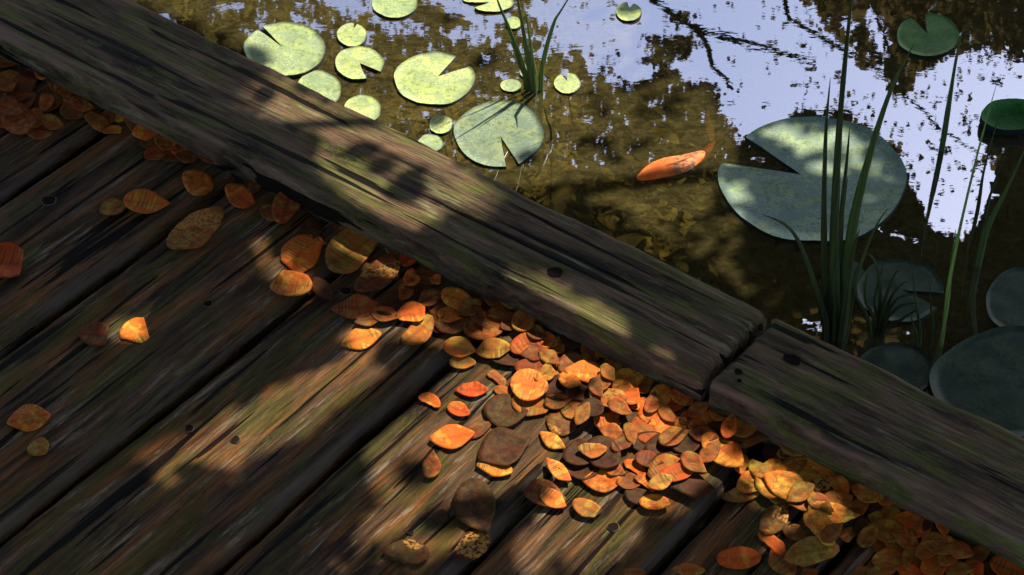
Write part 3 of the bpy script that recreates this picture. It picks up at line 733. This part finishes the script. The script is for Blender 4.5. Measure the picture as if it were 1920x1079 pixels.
D1, D2, D3, D4 = (0.050, 0.085, 0.022), (0.08, 0.14, 0.035), (0.034, 0.052, 0.017), (0.15, 0.24, 0.06)
clump(1000, 170, [
 ([(990, 170), (976, 120), (955, 55), (938, 15), (915, -50)], 11, D1), ([(1000, 172), (990, 110), (978, 40), (962, -50)], 15, D1),
 ([(986, 165), (972, 110), (945, 55)], 9, D2), ([(1004, 170), (998, 110), (990, 50), (984, 18)], 9, D2),
 ([(1014, 170), (1020, 110), (1038, 45), (1052, 20), (1080, -25)], 10, D2), ([(995, 168), (985, 130), (962, 62)], 7, D1)],
 'reed clump with six blades standing among pale pads, upper centre')
clump(1562, 610, [
 ([(1566, 640), (1564, 450), (1573, 250), (1590, 60), (1603, -60)], 17, D3), ([(1552, 630), (1545, 450), (1548, 260), (1557, 146)], 14, D3),
 ([(1578, 630), (1596, 440), (1628, 300), (1670, 170), (1714, 82)], 19, D1), ([(1570, 625), (1577, 420), (1588, 300), (1593, 240)], 11, D3),
 ([(1548, 640), (1535, 560), (1490, 440), (1430, 402)], 14, D3), ([(1588, 620), (1606, 520), (1640, 430), (1664, 392)], 9, D1),
 ([(1560, 635), (1562, 520), (1576, 420), (1590, 330)], 16, D3), ([(1575, 640), (1585, 560), (1600, 470), (1612, 430)], 14, D3)],
 'tallest dark reed clump standing before the largest pad, reaching the top edge')
clump(1648, 610, [
 ([(1646, 625), (1650, 540), (1640, 490), (1622, 474)], 8, D3), ([(1648, 625), (1660, 560), (1678, 515), (1686, 508)], 8, D3),
 ([(1650, 625), (1670, 560), (1695, 530), (1708, 530)], 7, D3), ([(1652, 625), (1678, 565), (1712, 552), (1728, 556)], 7, D3),
 ([(1652, 628), (1680, 580), (1715, 568), (1736, 572)], 7, D3), ([(1655, 630), (1690, 600), (1720, 578), (1698, 574)], 7, D3),
 ([(1644, 625), (1640, 560), (1655, 500), (1640, 488)], 6, D3), ([(1642, 625), (1622, 560), (1628, 500)], 8, D3),
 ([(1632, 630), (1600, 540), (1618, 480)], 8, D3)],
 'low curled grass tuft arching over the dim notched pad', 'water grass', 'grass_tuft')
clump(1765, 640, [
 ([(1764, 650), (1785, 500), (1830, 300), (1868, 160)], 8, D4), ([(1772, 600), (1786, 480), (1792, 430)], 8, D2)],
 'slim light green blades left of the huge pad, crossing the sky reflection')
clump(1722, 650, [([(1724, 650), (1716, 560), (1708, 480)], 6, D3), ([(1746, 640), (1745, 570), (1742, 520)], 5, D3), ([(1718, 655), (1712, 610), (1706, 585)], 5, D3)],
 'short thin dark shoots between the notched pad and the huge pad')
clump(1835, 430, [
 ([(1832, 400), (1845, 320), (1876, 206)], 8, D3), ([(1846, 410), (1862, 350), (1891, 272)], 8, D3),
 ([(1832, 500), (1850, 430), (1890, 350), (1935, 250)], 17, D1)],
 'dark reeds at right picture edge below the raised rim pad')
clump(1766, 270, [([(1765, 285), (1780, 190), (1793, 110), (1808, 45)], 12, D1), ([(1766, 283), (1772, 230), (1778, 205)], 6, D1)],
 'single upright reed right of the tall clump with its grey reflection')
clump(1030, 268, [([(1034, 262), (1026, 225), (1018, 195)], 5, D3)], 'tiny dark shoot right of the large grey-green pad')

# ------------------------------------------------------------------ koi
def koi():
    zk = ZW-0.0022
    spine = [(1189, 347, 1), (1200, 338, 9), (1216, 330, 15.5), (1236, 321, 21), (1256, 315, 23), (1277, 309, 20.5), (1296, 301, 16), (1312, 292, 11), (1325, 281, 7), (1333, 268, 5), (1336, 256, 4.5)]
    p0 = at(1262, 313, zk); root = empty('koi_fish', p0)
    P = [at(a, b, zk)-p0 for a, b, _ in spine]
    fwd = (P[0]-P[-1]); ang = math.atan2(P[-1].y-P[0].y, P[-1].x-P[0].x)
    n = 18; V = []; F = []
    sub = []
    for i in range(len(P)-1):
        for k in range(4):
            f = k/4; a, b = P[i], P[i+1]; q0, q3 = P[max(i-1, 0)], P[min(i+2, len(P)-1)]
            pt = 0.5*((2*a)+(b-q0)*f+(2*q0-5*a+4*b-q3)*f*f+(3*a-q0-3*b+q3)*f**3)
            sub.append((pt, (spine[i][2]*(1-f)+spine[i+1][2]*f)*0.98e-3))
    sub.append((P[-1], spine[-1][2]*0.98e-3))
    for i, (p, r) in enumerate(sub):
        t_ = sub[min(i+1, len(sub)-1)][0]-sub[max(i-1, 0)][0]; t_.z = 0; t_.normalize(); s = Vector((-t_.y, t_.x, 0))
        for k in range(n):
            a = 2*math.pi*k/n; V.append(p+s*math.cos(a)*r*0.85+Vector((0, 0, 1))*(math.sin(a)*r*(0.42 if math.sin(a) > 0 else 0.9)-0.006*max(0, i/len(sub)-0.66)/0.34-0.002*max(0, 0.12-i/len(sub))/0.12))
    for i in range(len(sub)-1):
        for k in range(n): F.append((i*n+k, i*n+(k+1) % n, (i+1)*n+(k+1) % n, (i+1)*n+k))
    F.append(tuple(range(n-1, -1, -1))); F.append(tuple((len(sub)-1)*n+k for k in range(n)))
    b = mobj('body', V, F, M['koi'], root)
    tag(root, 'orange koi with dark speckled back swimming just under the pond surface', 'fish')
    def fin(name, pts, dz=0.0, th=0.0005):
        Q = [at(a, b_, zk+z_)-p0 for a, b_, z_ in pts]; m = len(Q)
        Vs = [q+Vector((0, 0, th)) for q in Q]+[q-Vector((0, 0, th)) for q in Q]
        Fs = [tuple(range(m)), tuple(range(2*m-1, m-1, -1))]+[(i, i+m, (i+1) % m+m, (i+1) % m) for i in range(m)]
        return mobj(name, Vs, Fs, M['fin'], root, smooth=False)
    fin('tail_fin', [(1333, 268, 0), (1325, 248, -.004), (1322, 228, -.008), (1326, 200, -.01), (1331, 214, -.01), (1335, 232, -.008), (1340, 246, -.004), (1340, 262, 0)])
    fin('pectoral_fin', [(1228, 340, -.008), (1245, 338, -.008), (1258, 350, -.01), (1248, 358, -.012), (1232, 352, -.012)])
    fin('pectoral_fin', [(1214, 320, -.008), (1226, 312, -.008), (1220, 298, -.01), (1208, 302, -.012), (1204, 312, -.012)])
    fin('dorsal_fin', [(1248, 311, .009), (1264, 305, .011), (1284, 299, .010), (1300, 292, .006), (1296, 299, .004), (1272, 309, .008)])
    for a, b_ in ((1199, 333), (1206, 344)):
        e = at(a, b_, zk+0.002)-p0; bm = bmesh.new(); bmesh.ops.create_icosphere(bm, subdivisions=2, radius=0.0016)
        me = bpy.data.meshes.new('eye'); bm.to_mesh(me); bm.free(); me.materials.append(M['eye'])
        o = bpy.data.objects.new('eye', me); COL.objects.link(o); o.location = e; o.parent = root
koi()

# ------------------------------------------------------------------ fallen leaves
LEAVES = """
5 95 40 26 0 o B p|cut by the left picture edge near the top, against the beam
27 96 38 34 80 p B p|second from the left edge at the top of the leaf row
12 120 46 14 0 p B p|lying flat under the topmost left leaves
58 130 42 32 -30 o K p|behind the blocky orange one at upper left
108 160 64 36 -52 o B p|sloping down beside the beam at upper left
86 131 42 40 -60 t O p|blocky, standing out at upper left against the beam
40 170 62 42 25 o B p|under the mottled one at the left edge
16 151 46 42 -20 t M m|blunt, near the left picture edge in upper pile
158 178 60 24 6 b B p|lying across the gap foot, pointing to the beam
88 196 54 32 20 o B p|below the upper left pile, under a narrow one
88 190 36 24 70 t M p|standing on the round brown one, upper left
3 197 26 26 0 o M m|cut by the left edge halfway down the upper pile
137 208 44 38 0 o B p|round, left of the striped one on the second board
127 190 22 22 0 o M p|tiny, on top of a round brown one
73 243 52 30 0 o B p|lowest of the upper left pile
66 222 40 34 -10 o M m|right lobe of the lowest cluster at upper left
4 226 42 36 0 o M m|lowest one touching the left edge of the upper pile
38 224 62 52 20 o M m|large, middle of the lowest cluster at upper left
203 222 28 24 0 o B p|small, behind the striped one by the beam
182 225 56 26 -36 t M s|slanting, between the round brown and the half moon ones
230 219 32 22 15 h O p|first half moon by the beam at upper left
213 246 36 16 5 h O p|second thinner half moon below the first
283 218 66 34 -38 o B s|long, leaning on the beam foot above the oval orange ones
305 242 34 20 -75 o B p|narrow, right end of the long brown one
290 268 50 26 0 o B p|under two orange ones in the beam corner
273 247 47 28 -8 o O p|oval, below the long brown one by the beam
325 293 44 22 0 o B p|flat, right of the pale oval one at the beam foot
293 289 42 24 10 o M m|oval, lowest of the corner group near the second gap
373 285 52 22 -8 o M m|flat, under the tall pointed one by the beam
340 278 36 26 20 h O p|half moon between the corner group and the tall pointed one
410 270 68 32 -64 p R m|tall pointed, leaning up on the beam face
370 339 56 46 -25 o O e|lone oval with a brown corner on the third board head
212 391 46 28 12 o G m|left one of the touching pair on the second board
273 381 74 42 -4 p O s|right one of the touching pair on the second board
369 436 108 62 35 o G e|largest golden, alone at the head of the third board
451 371 62 38 -36 o O s|slanting, left of the mottled cluster by the beam
12 495 76 58 -5 t R s|cut by the left edge in the middle of the picture
480 337 50 28 72 p B m|pointing up onto the beam face
510 401 46 28 -22 o M m|left lobe of the mottled cluster on the third board
537 391 58 48 70 o M m|big, right lobe of the mottled cluster
582 370 74 36 86 o K m|tall dark, leaning on the beam beside the mottled cluster
585 427 38 38 0 o K p|round, just under the tall dark one
640 420 42 32 -60 o B e|ragged, alone at the beam foot
563 475 86 58 38 o O s|large, below the round dark one on the third board
660 472 98 70 32 o G s|large round, middle of the third board head by the beam
742 461 38 36 0 o B p|small round, at the beam foot right of the large golden
767 483 38 30 48 p R p|bright drop shape at the beam foot
607 545 62 38 -38 o K p|behind the bright amber oval
544 535 76 44 -5 o A s|bright oval lying at the head of the third gap
708 518 92 46 36 o B e|long, slanting between two gaps, with light flecks
800 517 52 28 -10 o B m|behind the small orange ones at the beam foot
773 522 32 28 50 o O s|small, below the bright drop shape
818 525 22 18 0 t O p|tiny square, at the beam foot
745 567 92 54 22 o K m|broad, middle of the pile above the amber pair
665 577 82 42 2 o M s|flat, left end of the upper pile
773 590 50 36 8 o O s|oval, in front of the broad dark one
783 622 66 44 40 o G s|below the oval orange, left tip of the pile
828 568 52 50 -20 o B m|arching, behind the pointed highlight one
828 606 40 30 60 o B m|under the arching one
860 562 62 36 -18 p A s|pointed, with a golden glint in the upper pile
905 563 52 42 0 o K p|shaded, right of the glinting pointed one
922 548 46 58 0 o B m|tall mottled, against the beam
950 550 58 38 -68 o G s|leaning on the beam beside the tall mottled one
858 605 76 36 14 o B m|flat mottled, below the glinting pointed one
915 610 84 46 18 o M m|long mottled, middle of the upper pile
955 603 40 34 0 o B m|small, between the long mottled and the golden drop
1022 600 52 54 0 o K m|shaded, behind the golden drop by the beam
983 600 48 38 48 p G s|golden drop shape, at the right end of the upper pile
677 634 68 38 16 b A s|bright, alone left of the pile on the fourth board
962 672 86 44 0 o K m|under the long yellow row
867 680 44 24 0 o G p|under the left end of the yellow row
925 656 62 34 0 o G s|second in the yellow row on the fifth board head
862 655 58 34 -14 o A p|first, leftmost of the yellow row
988 646 60 34 20 o R s|fiery, third in the yellow row
1025 640 44 26 -10 o A s|glowing, fourth in the yellow row
1050 648 30 26 60 t G s|last, right end of the yellow row
1075 635 44 36 0 o K m|shaded, between the yellow row and the beam
1000 690 64 28 0 t B p|flat, under the yellow row on the fifth board
932 709 38 24 -38 h M p|upper of two half moons left of the brightest one
945 738 40 24 -38 h M p|lower of two half moons left of the brightest one
885 732 54 28 0 b R s|almond, alone on the sunny fifth board
806 752 40 24 -25 h O p|half moon, at the edge of the fourth gap
860 769 40 24 -20 o R p|small, on the sunny board below the almond one
892 806 60 26 24 b B m|behind the bright pointed one on the sunny board
848 820 74 42 8 b O p|bright pointed, in the sun on the fifth board
947 772 74 58 -5 o D m|round, left below the brightest one
1050 727 90 64 0 o K m|broad, heart of the pile right of the brightest one
1097 735 76 46 0 o K m|mottled, below the banded bright one
1000 760 74 44 -10 t G s|lower half beneath the brightest one
992 724 64 54 -10 o A s|brightest of all, large and blocky
1075 684 54 38 10 o B p|plain, above the banded bright one
1045 692 28 24 0 o G p|tiny golden, left of the banded bright one
1100 700 74 40 -5 b A s|banded bright, top centre of the sunny pile
1107 662 42 30 -60 t M m|below the pointed one close to the beam
1108 632 36 30 46 p G s|pointing up at the beam, topmost of the sunny pile
1130 662 26 18 -30 o G e|tiny, beside the one below the topmost
1152 682 46 38 58 p G s|dull pointed, between the topmost and the narrow one
1205 680 34 26 -20 o K p|behind the bright bent one by the beam
1190 679 36 18 -72 b M p|narrow, upright by the beam foot
1228 691 38 30 -42 o O s|bright bent, nearest the beam in the sunny pile
1205 720 44 38 -20 t G m|blunt, behind the bright slanting oval
1178 712 62 40 20 p A s|wide, upper part of the double golden
1168 738 50 36 -32 o A m|bright slanting oval, lower part of the double golden
1140 745 66 38 -15 o M e|left of the double golden in the sunny pile
1112 765 52 32 0 o K m|under the slanting row in the sunny pile
1073 766 54 38 -38 o G s|slanting, between the brightest and the mottled round
1052 792 52 46 -20 o B e|round with flaked rim, below the slanting one
1142 787 52 34 2 t O s|bright, alone at the centre of the sunny pile
1085 880 80 56 0 o K m|wide shaded, under the lower sunny pile
1090 850 74 60 20 o K m|huge shaded, left half of the dark pair
1130 850 76 74 -30 o K m|huge shaded, right half of the dark pair
1110 846 50 28 4 o G s|on the huge dark pair
1035 825 48 26 -32 b A m|bright almond, left of the huge dark pair
944 845 90 66 24 p D m|very large, on the sunny board
927 876 62 30 -8 o A s|lit flap at the foot of the very large brown
1047 883 54 26 -42 b A s|slanting almond, below the huge dark pair
1220 835 96 56 0 o K m|shaded, under the right side of the sunny pile
1190 790 60 36 0 o K m|shaded, left of the orange folded one
1201 757 38 22 8 o O s|small oval, above the folded one
1262 757 44 28 0 o R p|behind the orange pointed one by the beam
1240 738 50 36 44 p A s|pointing up right, right side of the sunny pile
1302 745 44 36 0 o K p|shaded, by the joint between the beams
1283 747 50 28 -22 o O s|right of the pointing amber one
1262 800 66 30 14 o A p|curved, below the folded one
1232 775 64 46 -10 p O m|folded, right part of the sunny pile
1207 806 54 34 -48 t M p|plain slanting, below the folded one
1250 842 88 42 0 o K m|shaded, below the plain slanting one
1288 832 52 38 20 o K m|olive, between the sunny pile and the striped one
1293 785 36 26 10 t O m|small, right of the curved one
1327 792 70 34 20 o O s|uneven, near the joint, right of the small one
1360 815 80 46 -20 o K m|shaded, behind the striped red one
1410 818 62 32 15 o B p|shaded, under the folded golden by the beam
1397 790 56 46 66 t G s|folded golden, by the second beam
1356 845 84 52 -38 o O s|large striped, right of the sunny pile
1390 868 40 26 -68 o O p|small, over the lower corner of the large striped
1190 877 46 26 -32 h O s|bright crescent, below the right pile
1247 882 62 50 20 o M s|big, upper part of the lower right cluster
1178 905 42 28 0 o B p|shaded, between the bright one and the crescent
1292 905 92 52 -8 o D s|broad dark striped, right end of the lower cluster
1270 888 70 30 18 o R s|long lit, in the lower right cluster
1200 932 54 28 -10 o K m|under the thin crescent
1213 908 48 20 -35 h O s|thin crescent, above the mottled oval
1130 902 66 42 2 b O m|brilliant, front of the lower cluster
1228 943 54 26 -2 o O m|oval, lowest of the lower cluster, casting a deep shadow
1022 930 76 44 -20 o B m|brown, under a lit one at the fifth gap
1038 936 50 30 -28 o A s|lit, on the brown one at the fifth gap
1112 957 30 22 0 o K p|small, behind the striped golden
1101 955 54 30 -26 t G s|banded, alone at the head of the sixth board
809 874 44 32 78 p M m|drop shaped, pointing up on the sunny board
892 952 94 74 -72 p D m|very large, pointing down, beside the fifth gap
826 967 34 24 16 o K e|tiny, left of the very large pointed brown
883 1022 68 46 24 o D e|with gold rim, below the very large pointed brown
762 1039 78 46 0 o D e|with gold patch, at the bottom edge of the fifth board
1452 850 40 38 50 t K e|flecked, left under the blocky golden by the beam
1508 853 66 26 -20 o K p|under the blocky golden by the beam
1492 821 62 58 80 t G p|blocky, standing by the second beam
1470 878 44 28 -30 o K e|shaded, above the golden cluster
1522 886 86 40 -14 o A m|long oval, below the blocky golden
1393 925 66 30 15 o G e|flat, left end of the golden cluster
1458 930 62 28 -35 o G p|dull, under the golden cluster
1410 906 50 38 20 o A m|left wing of the golden cluster
1448 900 60 50 80 o A m|tall, middle of the golden cluster
1478 914 84 42 -22 o A m|right wing of the golden cluster
1507 943 48 28 4 t M m|below the right wing of the golden cluster
1545 922 42 52 80 o K e|flecked, right of the golden cluster
1572 912 46 32 -65 h O p|small wing, right of the flecked one
1575 937 52 28 -10 t M p|flat, below the small wing
1560 964 76 36 -8 p A m|wide boat shaped, right of the golden cluster
1598 882 56 30 -68 o K e|standing, against the second beam
1625 925 54 32 -20 b A m|left of the winged pair by the second beam
1667 925 46 34 52 p R s|right of the winged pair by the second beam
1641 950 24 20 0 o K p|tiny, under the winged pair
1450 977 58 38 48 o B e|slanting, alone on the seventh board
1447 1018 50 30 -42 h R p|half moon, on the seventh board near the bottom
1467 1053 52 36 -38 o M s|below the red half moon at the bottom edge
1537 993 66 40 -50 h A m|curved, left of the small flecked one
1590 1000 32 24 -20 t M e|small flecked, between the curved and the big group
1522 1034 84 46 10 o G m|broad double, near the bottom edge
1520 1075 28 16 0 o M p|sliver at the bottom edge under the broad double
1385 1048 68 34 2 o R p|lone oval on the sixth board near the bottom edge
1290 1069 56 24 0 o M p|cut by the bottom edge, left of the lone oval
1185 1074 44 14 0 o M p|sliver at the bottom edge of the sunny board
1618 994 32 36 0 o K e|shaded, left of the plain brown group
1640 973 34 24 0 o M p|small dull, above the plain brown group
1667 960 46 42 40 t M p|square, above the plain brown group
1648 1015 38 34 -50 o B p|dim, left foot of the plain brown group
1665 995 64 38 -8 o M p|first, topmost of the plain brown group
1690 1028 54 32 -20 o M p|second of the plain brown group
1672 1048 62 36 0 o M m|flat, lowest left of the plain brown group
1698 973 34 28 0 o O p|small round, touching the red heart shape
1722 982 50 44 58 p R p|heart shaped, pointing up to the beam
1725 1052 48 62 80 o M p|tall, middle of the bottom right group
1752 1058 42 52 -70 o R p|shaded, right of the tall one at the bottom edge
1778 1046 34 28 20 t M p|small square, right of the shaded red
1767 1020 66 36 -8 p M p|wide pointed, over the bottom right group
1745 985 26 30 0 o K p|dim, between the heart and the standing red
1768 982 40 24 -75 b R p|standing, second from the right by the beam
1813 998 50 34 -30 h R p|bent half moon near the lower beam face
1845 1012 36 34 0 o K p|dim round, right of the bent half moon
1888 1026 48 34 -60 o K p|dim, by the beam at lower right corner
1855 1070 44 26 20 o K p|dim, between two red ones in the corner
1828 1062 54 26 -72 b R p|upright almond in the lower right corner
1888 1066 56 34 -22 o R s|oval, last one in the lower right corner
1620 1074 44 20 0 o M p|half cut by the bottom edge, left of the brown group
180 629 56 40 -5 t B s|left of two on a small sun patch of the third board
254 620 56 42 20 t A s|right of two on a small sun patch of the third board
53 783 72 46 10 b O e|alone near the left edge, lower on the third board
75 837 46 28 22 t G s|textured olive, below the lone orange at left
1003 662 46 28 10 b B m|under the fiery third one of the yellow row
1030 668 40 26 -35 p M m|poking out below the glowing fourth one of the yellow row
1022 700 44 30 40 t G m|wedged between the brightest and the tiny golden
1068 712 40 26 -20 p O m|just under the banded bright one, at its left end
1128 718 46 28 30 b M m|just under the banded bright one, at its right end
1140 700 34 24 -50 p G s|small wedge right of the banded bright one
1046 752 46 30 12 p M m|below the broad dark heart of the pile
1092 775 42 26 60 b G m|upright, just right of the slanting golden
1118 728 36 24 -60 p B m|standing between the banded bright one and the double golden
1162 765 46 26 -30 p M m|under the front edge of the double golden
1185 745 38 26 15 t O s|tucked right under the bright slanting oval
1148 812 44 28 -18 b M m|below the bright one at the centre of the sunny pile
1168 830 46 30 35 p B m|second below the centre of the sunny pile
1182 812 38 24 -70 p G m|left shoulder of the plain slanting one
1222 757 36 26 70 p M m|between the folded one and the pointing amber
1250 775 40 24 -40 b G s|right edge of the folded one
1262 820 52 32 20 p M m|under the curved amber one
1318 815 50 30 -10 b B m|under the uneven orange one near the joint
1310 768 40 26 30 p M p|over the shaded one by the joint
1345 768 38 26 -40 b B p|last towards the joint above the uneven orange one
1368 800 44 28 70 p O m|pointing up between the uneven and the folded golden
1330 848 48 30 40 b M m|left shoulder of the large striped one
1216 862 48 28 -12 p B s|over the bright crescent of the lower right
1300 870 50 30 -35 p M m|above the broad dark striped one
1238 905 46 28 20 b G s|middle of the lower right cluster
1150 880 44 26 -25 p M s|just above the brilliant front one
880 578 46 30 25 b M m|between the glinting pointed and the long mottled
896 590 40 26 -60 p B m|upright, between the glinting pointed and the long mottled
938 582 44 28 15 b M s|below the tall mottled one by the beam
970 575 40 26 -35 p B m|between the leaning golden and the golden drop
842 590 40 26 -10 p O m|left of the glinting pointed, low in the upper pile
805 560 46 30 30 b B m|between the broad dark one and the arching one
722 590 50 30 -12 p M m|below the broad dark one, right of the flat striped
762 545 40 26 60 b M m|above the broad dark one in the upper pile
690 600 44 24 10 b B p|under the flat striped one of the upper pile
1005 625 40 26 -20 b B m|between the golden drop and the fiery one
1490 868 46 28 20 b M m|between the blocky golden and the long oval
1425 880 42 26 -40 p G m|tip above the left wing of the golden cluster
1500 925 48 30 30 b G m|between right wing and the flat blunt one
1538 945 44 26 -30 p M m|above the wide boat shaped one
1605 955 42 28 20 b M m|between the boat shaped and the winged pair
1628 1005 44 28 50 p M m|left edge of the plain brown group, pointing up
1700 1010 46 30 -30 b M m|under the heart shaped one
1740 1030 44 28 35 p M s|between the wide pointed and the tall one
1800 1030 44 28 -20 b M p|between the wide pointed and the upright almond
1835 1040 40 26 30 b B p|just above the upright almond in the corner
1560 1000 40 26 40 p M m|between the curved and the small flecked one
1490 1000 40 26 -15 b B m|left of the curved amber one on the seventh board
1655 1070 48 28 15 p M p|cut by the bottom edge under the flat mottled one
1708 1072 46 28 -20 b R p|cut by the bottom edge, left of the tall one
1800 1068 44 26 10 p M p|cut by the bottom edge, left of the upright almond
20 205 46 34 -15 p M m|between the blocky and the lowest cluster at the left edge
48 190 44 30 30 b B m|in the middle gap of the upper left pile
100 232 40 26 -20 p M p|right end of the lowest cluster, near the second board edge
118 172 44 28 -50 b M m|over the sloping dark one beside the beam
155 196 40 26 -20 p M m|between the flat tipped one and the striped one
250 232 38 26 -40 b M m|between the two half moons and the long brown one
312 268 44 28 -25 p M m|above the pale half moon in the beam corner
350 296 40 20 -10 b B m|lying right of the flat brown one at the beam foot
395 294 42 24 -30 p B m|at the foot of the tall pointed one
"""
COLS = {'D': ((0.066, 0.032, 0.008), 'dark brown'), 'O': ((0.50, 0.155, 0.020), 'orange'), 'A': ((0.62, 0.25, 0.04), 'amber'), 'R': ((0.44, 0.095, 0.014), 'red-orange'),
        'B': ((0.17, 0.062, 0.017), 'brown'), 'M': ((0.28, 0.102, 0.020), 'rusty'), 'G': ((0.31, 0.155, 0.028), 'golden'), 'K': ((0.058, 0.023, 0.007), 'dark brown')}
STY = {'p': 'plain', 's': 'stripe', 'm': 'mottle', 'e': 'edge'}
def outline(kind, n=26):
    out = []
    for i in range(n):
        a = 2*math.pi*i/n; c, s = math.cos(a), math.sin(a)
        x, y = c, s
        if kind == 'p':      # round foot, pointed tip at +x
            if c > 0: y = s*(1-0.80*c**1.5); x = c*1.12
        elif kind == 'b': y = s*(1-0.62*abs(c)**1.8); x = c*1.05
        elif kind == 't':    # blunt cut end
            x = min(c, 0.70)+(0.06*s if c > 0.70 else 0); y = s*(1.0 if c < 0 else 1.04)
            if c > 0.70: y = s*1.15
        elif kind == 'h':    # half moon, flat below
            y = s if s > 0 else s*0.30*(1 if abs(c) > 0.5 else 0.5)-0.0; y = y*1.35-0.30
        out.append((x, y))
    return out
def leaves():
    placed = []; seen = set(); rr = random.Random(5)
    for line in LEAVES.strip().splitlines():
        a, where = line.split('|'); a = a.split(); cx, cy, L, Wd, ang = map(float, a[:5]); kind, ck, st = a[5:8]; L *= 1.12; Wd *= 1.12
        if cx > 1370: L *= 1.10; Wd *= 1.10
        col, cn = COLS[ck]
        A = math.radians(ang); ca, sa = math.cos(A), math.sin(A)
        # resting height: on whatever leaves lie below
        lv = 0
        for (qx, qy, qr, ql) in placed:
            if math.hypot(cx-qx, (cy-qy)*1.25) < 0.62*(qr+max(L, Wd)/2): lv = max(lv, ql+1)
        lv = min(lv, 7); placed.append((cx, cy, max(L, Wd)/2, lv))
        p = at(cx, cy, 0.004); u, v = UV(p.x, p.y)
        zz = 0.0030+0.0021*lv
        c3 = at(cx, cy, zz)
        u, v = UV(c3.x, c3.y)
        pts = outline(kind)
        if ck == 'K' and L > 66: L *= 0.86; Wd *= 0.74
        # a point at one or both ends, straight torn edges
        e1, e2 = rr.uniform(0, 0.55), rr.choice((0, 0, 0.4)); bend = rr.uniform(-0.16, 0.16)
        if kind == 'o': pts = [(x*(1+0.10*e1*(x > 0.8)), y*(1-e1*max(0, x)**2-e2*max(0, -x)**2)) for x, y in pts]
        if kind != 't': pts = [(x, y+bend*(x*x-0.4)) for x, y in pts]
        for _ in range(rr.choice((0, 1, 1, 2, 2))):
            ca2 = rr.uniform(0, 6.28); nx, ny = math.cos(ca2), math.sin(ca2); dl = rr.uniform(0.66, 0.9)
            if abs(nx) > 0.75 and kind in 'pb': continue
            q2 = []
            for x, y in pts:
                dd_ = x*nx+y*ny-dl
                q2.append((x-nx*dd_, y-ny*dd_) if dd_ > 0 else (x, y))
            pts = q2
        N = len(pts)
        ex = at(cx+ca*L/2, cy-sa*L/2, zz)-c3; ey = at(cx-sa*Wd/2, cy-ca*Wd/2, zz)-c3
        lw = ey.length; ll = ex.length
        ax = math.atan2(ex.y, ex.x); cosx, sinx = math.cos(ax), math.sin(ax)
        curl = rr.uniform(0.05, 0.20)*(1 if rr.random() < 0.75 else -0.5); tw = rr.uniform(-0.10, 0.10); sd = rr.uniform(0, 99)
        tilt = 0.0
        V = []; F = []; rings = 5; T = 0.0007
        def hgt(x, y, f): return curl*(y*y/max(lw, 1e-4))*1.1 + tw*x*y/max(ll, 1e-4) + 0.10*x*x/max(ll, 1e-4)*(1 if curl > 0 else -0.3) + 0.0007*mnoise.noise(Vector((x*70, y*70, sd)))
        for side in (0, 1):
            V.append((0, 0, -T*side))
            for k in range(1, rings+1):
                f = k/rings
                for i, (qx, qy) in enumerate(pts):
                    jx = 1+0.028*mnoise.noise(Vector((qx*3, qy*3, sd)))+0.012*mnoise.noise(Vector((qx*9, qy*9, sd)))
                    w_ = ex*qx*f*jx+ey*qy*f*jx
                    lx, ly = w_.x*cosx+w_.y*sinx, -w_.x*sinx+w_.y*cosx
                    V.append((lx, ly, hgt(lx, ly, f)-T*side))
        m = 1+rings*N
        for side in (0, 1):
            o_ = side*m
            for i in range(N):
                q = (o_, o_+1+i, o_+1+(i+1)%N); F.append(q if not side else q[::-1])
                for k in range(rings-1):
                    b = o_+1+k*N; q = (b+i, b+N+i, b+N+(i+1)%N, b+(i+1)%N); F.append(q if not side else q[::-1])
        for i in range(N):
            b = 1+(rings-1)*N; F.append((b+i, m+b+i, m+b+(i+1)%N, b+(i+1)%N))
        # outline order may be clockwise on the ground: keep the face normals up
        o = mobj('fallen_leaf', V, F, LM[STY[st]]); o.location = c3; o.rotation_euler = (0, 0, ax)
        o.data.flip_normals() if (ex.cross(ey)).z < 0 else None
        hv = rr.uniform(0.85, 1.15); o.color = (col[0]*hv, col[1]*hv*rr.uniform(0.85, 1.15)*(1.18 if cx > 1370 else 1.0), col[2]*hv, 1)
        size = 'small' if L < 34 else ('large' if L > 74 else '')
        lab = ' '.join(x for x in (size, cn, 'leaf', where) if x)
        if lab in seen: raise Exception('repeat label '+lab)
        seen.add(lab); tag(o, lab, 'leaf', 'fallen leaves on the deck')
leaves()
